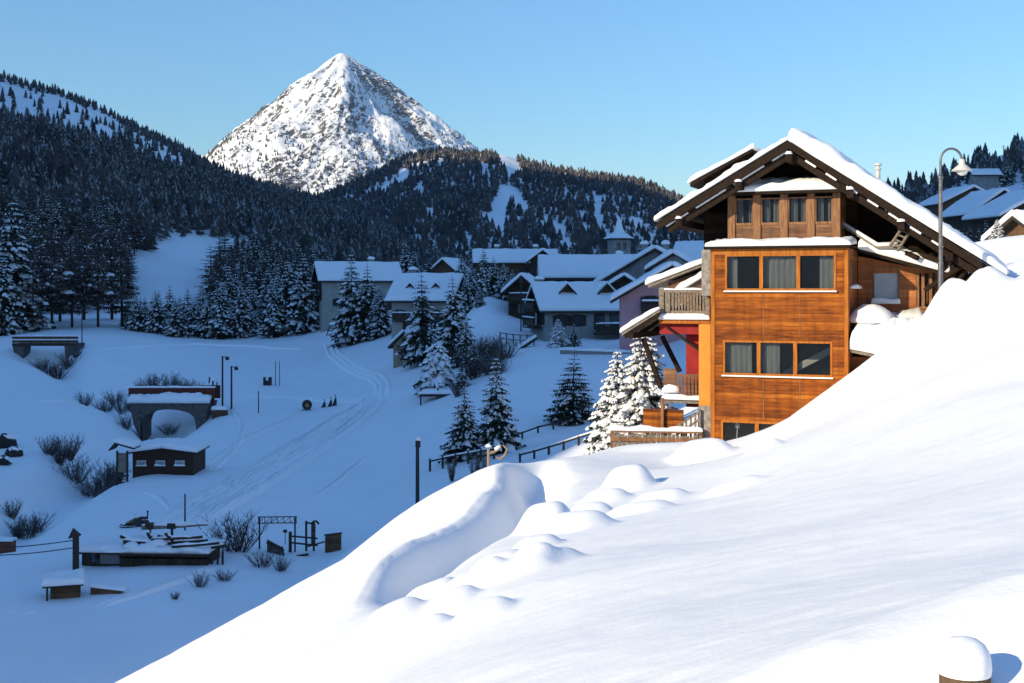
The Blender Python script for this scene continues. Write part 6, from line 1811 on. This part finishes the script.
t = thing('small_sign', 'tiny dark square sign seen through the gate frame', 'sign', o); mb = MB(); mb.box(G(280, 0).x, G(284, 0).x, .8, .83, G(0, 536).z, G(0, 533).z); mb.build('plate', M['black'], t); mb = MB(); mb.bar(G(282, 548, .82), G(282, 535, .82), .03); mb.build('stem', M['black'], t)

# rustic sunlit wooden gatepost with curved branch on the crest
p = at(492, 466, 34); p.z = min(p.z, gz(p.x, p.y) + .1)
t = thing('rustic_gatepost', 'sunlit pale wooden post with curved branch peeping over the snow crest', 'post', p)
k = 34 / F
def W(px, py): return Vector(((px - 512) * k - p.x, 0, (HY - py) * k - p.z))
M['pale_wood'] = mat('pale_weathered_wood', (.32, .25, .17), (.2, .15, .1), 8, (4, 4, 1), .8)
mb = MB(); mb.tube([W(488.5, 474), W(488.5, 449)], .038, 8); mb.build('upright', M['pale_wood'], t)
mb = MB(); mb.tube([W(487, 454), W(494, 452), W(499, 449), W(501, 445)], [.03, .036, .034, .024], 8); mb.tube([W(496, 457), W(500, 459), W(505, 455), W(507, 449), W(503, 445)], [.026, .036, .036, .03, .024], 8); mb.build('branch', M['pale_wood'], t)
mb = MB(); mb.tube([W(495, 451) + Vector((0, 0, .04)), W(500, 448) + Vector((0, 0, .05))], [.05, .05], 8); mb.blob(W(488.5, 446.5), .09, .09, .07, n=8, k=5); mb.build('snow_cap', M['snow_roof'], t, True)

# snow-covered sheds at the edge of the spruce row, small stand near the barn, deck under the domed conifer
p = on(208, 180); t = thing('snowy_hut', 'small dark hut with two snow roofs in front of the spruce row', 'hut', p)
mb = MB(); mb.box(-2.2, 1.6, 0, 2, -.5, 1.3); mb.build('wall', M['village_dark'], t)
mb = MB(); mb.box(-2.6, 1.0, -.4, 2.2, 1.303, 1.42); mb.prism([(1.0, 1.1), (3.4, .1), (3.4, .25), (1.0, 1.3)], 'y', -.4, 2.0); q = mb.build('roof', M['roof_edge'], t)
mb = MB(); mb.slab([(-2.7, -.45, 1.423), (1.05, -.45, 1.423), (1.05, 2.2, 1.5), (-2.7, 2.2, 1.5)], .4, 16, 10, edge=.3, seed=2); mb.slab([(1.0, -.45, 1.3), (3.5, -.45, .26), (3.5, 2.0, .26), (1.0, 2.0, 1.3)], .35, 14, 10, edge=.3, seed=3); mb.build('roof_snow', M['snow_roof'], q, True)
p = on(333, 170); t = thing('garden_swing', 'small dark trestle standing in front of the pale barn', 'trestle', p)
for sg in (-1, 1): mb = MB(); mb.bar((sg * .9, 0, -.2), (sg * .35, 0, 1.4), .12); mb.build('leg', M['post_dark'], t)
mb = MB(); mb.bar((-.8, 0, .5), (.8, 0, .5), .12); mb.build('crossbar', M['post_dark'], t); mb = MB(); mb.blob((0, 0, 1.4), .55, .4, .3, n=10, k=6); mb.build('snow_cap', M['snow_roof'], t, True)
p = on(437, 103); t = thing('wooden_deck', 'low dark wooden deck with snow under the domed conifer', 'deck', p)
mb = MB(); mb.box(-1.4, 1.5, -.6, .8, .2, .4); mb.build('deck', M['post_dark'], t)
for x in (-1.3, .1, 1.4): mb = MB(); mb.bar((x, -.5, -.6), (x, -.5, .9), .12); mb.build('deck_post', M['post_dark'], t)
mb = MB(); mb.slab([(-1.5, -.65, .402), (1.6, -.65, .402), (1.6, .9, .402), (-1.5, .9, .402)], .35, 16, 10, edge=.3, seed=9); mb.build('deck_snow', M['snow_roof'], t, True)
p = on(512, 116); t = thing('log_pile', 'slanting dark plank half covered in snow below the terrace railing', 'plank', p)
mb = MB(); mb.bar((.2, 0, -.3), (2.3, .4, 1.1), 1.0, .18); mb.build('plank', M['post_dark'], t); mb = MB(); mb.slab([(.1, -.5, -.2), (2.3, -.1, 1.2), (2.3, .9, 1.2), (.1, .5, -.2)], .3, 12, 8, edge=.3, seed=3); mb.build('plank_snow', M['snow_roof'], t, True)


# ------------------------------------------------------------------ leafless bushes
def bush_mesh(seed, n=26, h=1.0, spread=.6, rad=.012, lean=0.0):
    rng = random.Random(seed); mb = MB()
    for i in range(n):
        a = rng.uniform(0, 6.28); t = rng.uniform(.1, 1) ** .7 * spread
        p = Vector((math.cos(a) * t * .25, math.sin(a) * t * .25, -.05)); d = Vector((math.cos(a) * t, math.sin(a) * t, 1)).normalized()
        L = h * rng.uniform(.55, 1.0); pts = [p]; seg = 4
        for k in range(seg):
            d = (d + Vector((rng.uniform(-.16, .16), rng.uniform(-.16, .16), .03))).normalized(); pts.append(pts[-1] + d * (L / seg))
        mb.tube(pts, [rad * (1 - .8 * k / seg) for k in range(seg + 1)], 3, cap=False)
        for k in range(1, seg + 1):
            for q in range(3):
                e = (d + Vector((rng.uniform(-.9, .9), rng.uniform(-.9, .9), rng.uniform(-.1, .5)))).normalized(); l2 = L * rng.uniform(.14, .34)
                m_ = pts[k] + e * l2 * .5 + Vector((0, 0, .02))
                mb.tube([pts[k], m_, m_ + (e + Vector((rng.uniform(-.4, .4), rng.uniform(-.4, .4), .2))) * l2 * .5], [rad * .5, rad * .4, rad * .15], 3, cap=False)
    me = bpy.data.meshes.new('bush'); me.from_pydata(mb.v, [], mb.f); me.materials.append(M['twig']); me.update()
    return me


M['twig'] = needle_mat('bare_twigs', (.05, .04, .038), (.1, .085, .078), (.4, .41, .44), .0, 6.0)
BUSH = [bush_mesh(50 + i, 46, 1.0, .5 + .15 * i) for i in range(4)]
random.seed(8)


def bush(label, px, Y, h, wd=1.0, group=None, k=None, y_off=0.0):
    b = link('bare_bush', BUSH[random.randrange(4) if k is None else k]); b.location = on(px, Y, -.05); h *= .82; b.scale = (h * wd, h * wd, h); b.rotation_euler = (0, 0, random.uniform(0, 6))
    return tag(b, label, 'bush', group)


bush('large bare bush behind the lift shed, left of the gate frame', 237, 57, 2.1, 1.3, k=2)
bush('frosted low bush at the foot of the picket rack', 262, 54, .9, 1.3, k=3)
bush('low frosted bush between the picket rack and the open snow', 281, 53.5, .8, 1.2, k=1)
bush('broader of the two small frosted bushes in the open snow below the lift shed', 200, 50, .75, 1.1, k=2)
bush('compact small frosted bush nearest to the picket rack in the open snow', 225, 51, .6, 1.3, k=3)
bush('tiny faint bush lowest in the open snow below the lift shed', 175, 48, .4, 1.2, k=1)
bush('dark bush on the far bank above the stone bridge, leftmost of the hedge', 84, 122, 1.7, 1.1, k=2)
for i in range(10): bush('dark bare bush in the hedge behind the stone bridge', 106 + i * 9.2 + random.uniform(-2, 2), random.uniform(119, 124), random.uniform(1.5, 2.1), 1.15, group='hedge of bare bushes behind the stone bridge')
for i in range(9): bush('bare bush on the creek bank left of the notice board', (50, 60, 68, 76, 92, 99, 106, 112, 117)[i], (88, 87, 89, 86, 84, 83, 84, 86, 85)[i], random.uniform(1.5, 2.2), 1.15, group='bushes on the creek bank left of the notice board')
for i in range(4): bush('bare bush on the lower creek bank above the red box', random.uniform(8, 40), random.uniform(70, 76), random.uniform(1.1, 1.6), 1.1, group='bushes on the lower creek bank')
bush('added bush darkening the bottom of the stone arch opening', 170, 113, 1.3, 1.5, k=3)  # added only as a dark filling for the foot of the arch
bush('dark bush on the slope just left of the stone arch', 126, 106, 1.5, 1.1, k=2)
for i in range(5): bush('added bush darkening the ravine below the plank bridge', 40 + i * 9, random.uniform(140, 147), random.uniform(1.6, 2.4), 1.2, group='bushes added to darken the ravine below the plank bridge')  # bushes added to make the ravine below the deck look dark
for i in range(14): bush('dark bare bush in the thicket between the domed conifer and the terrace', random.uniform(455, 512), random.uniform(100, 116), random.uniform(1.4, 2.6), 1.1, group='bushes in the thicket below the terrace')
for i in range(3): bush('thin bare sapling below the rail fence of the spruce pair', (452, 474, 481)[i], 66, random.uniform(1.2, 1.7), .55, group='saplings below the rail fence')
# ------------------------------------------------------------------ thin valley air
mb = MB(); mb.box(-2600, 2600, -900, 5200, -75, 1500)
hz = mb.build('haze', [bpy.data.materials.new('haze_air')])
m = hz.data.materials[0]; m.use_nodes = True; nt = m.node_tree
for n in list(nt.nodes): nt.nodes.remove(n)
o_ = nt.nodes.new('ShaderNodeOutputMaterial'); v_ = nt.nodes.new('ShaderNodeVolumePrincipled')
v_.inputs['Density'].default_value = 3.5e-5; v_.inputs['Color'].default_value = (.62, .8, 1, 1); v_.inputs['Anisotropy'].default_value = .0
nt.links.new(v_.outputs[0], o_.inputs['Volume'])
tag(hz, 'thin blue winter haze filling the valley air', 'haze', kind='stuff')
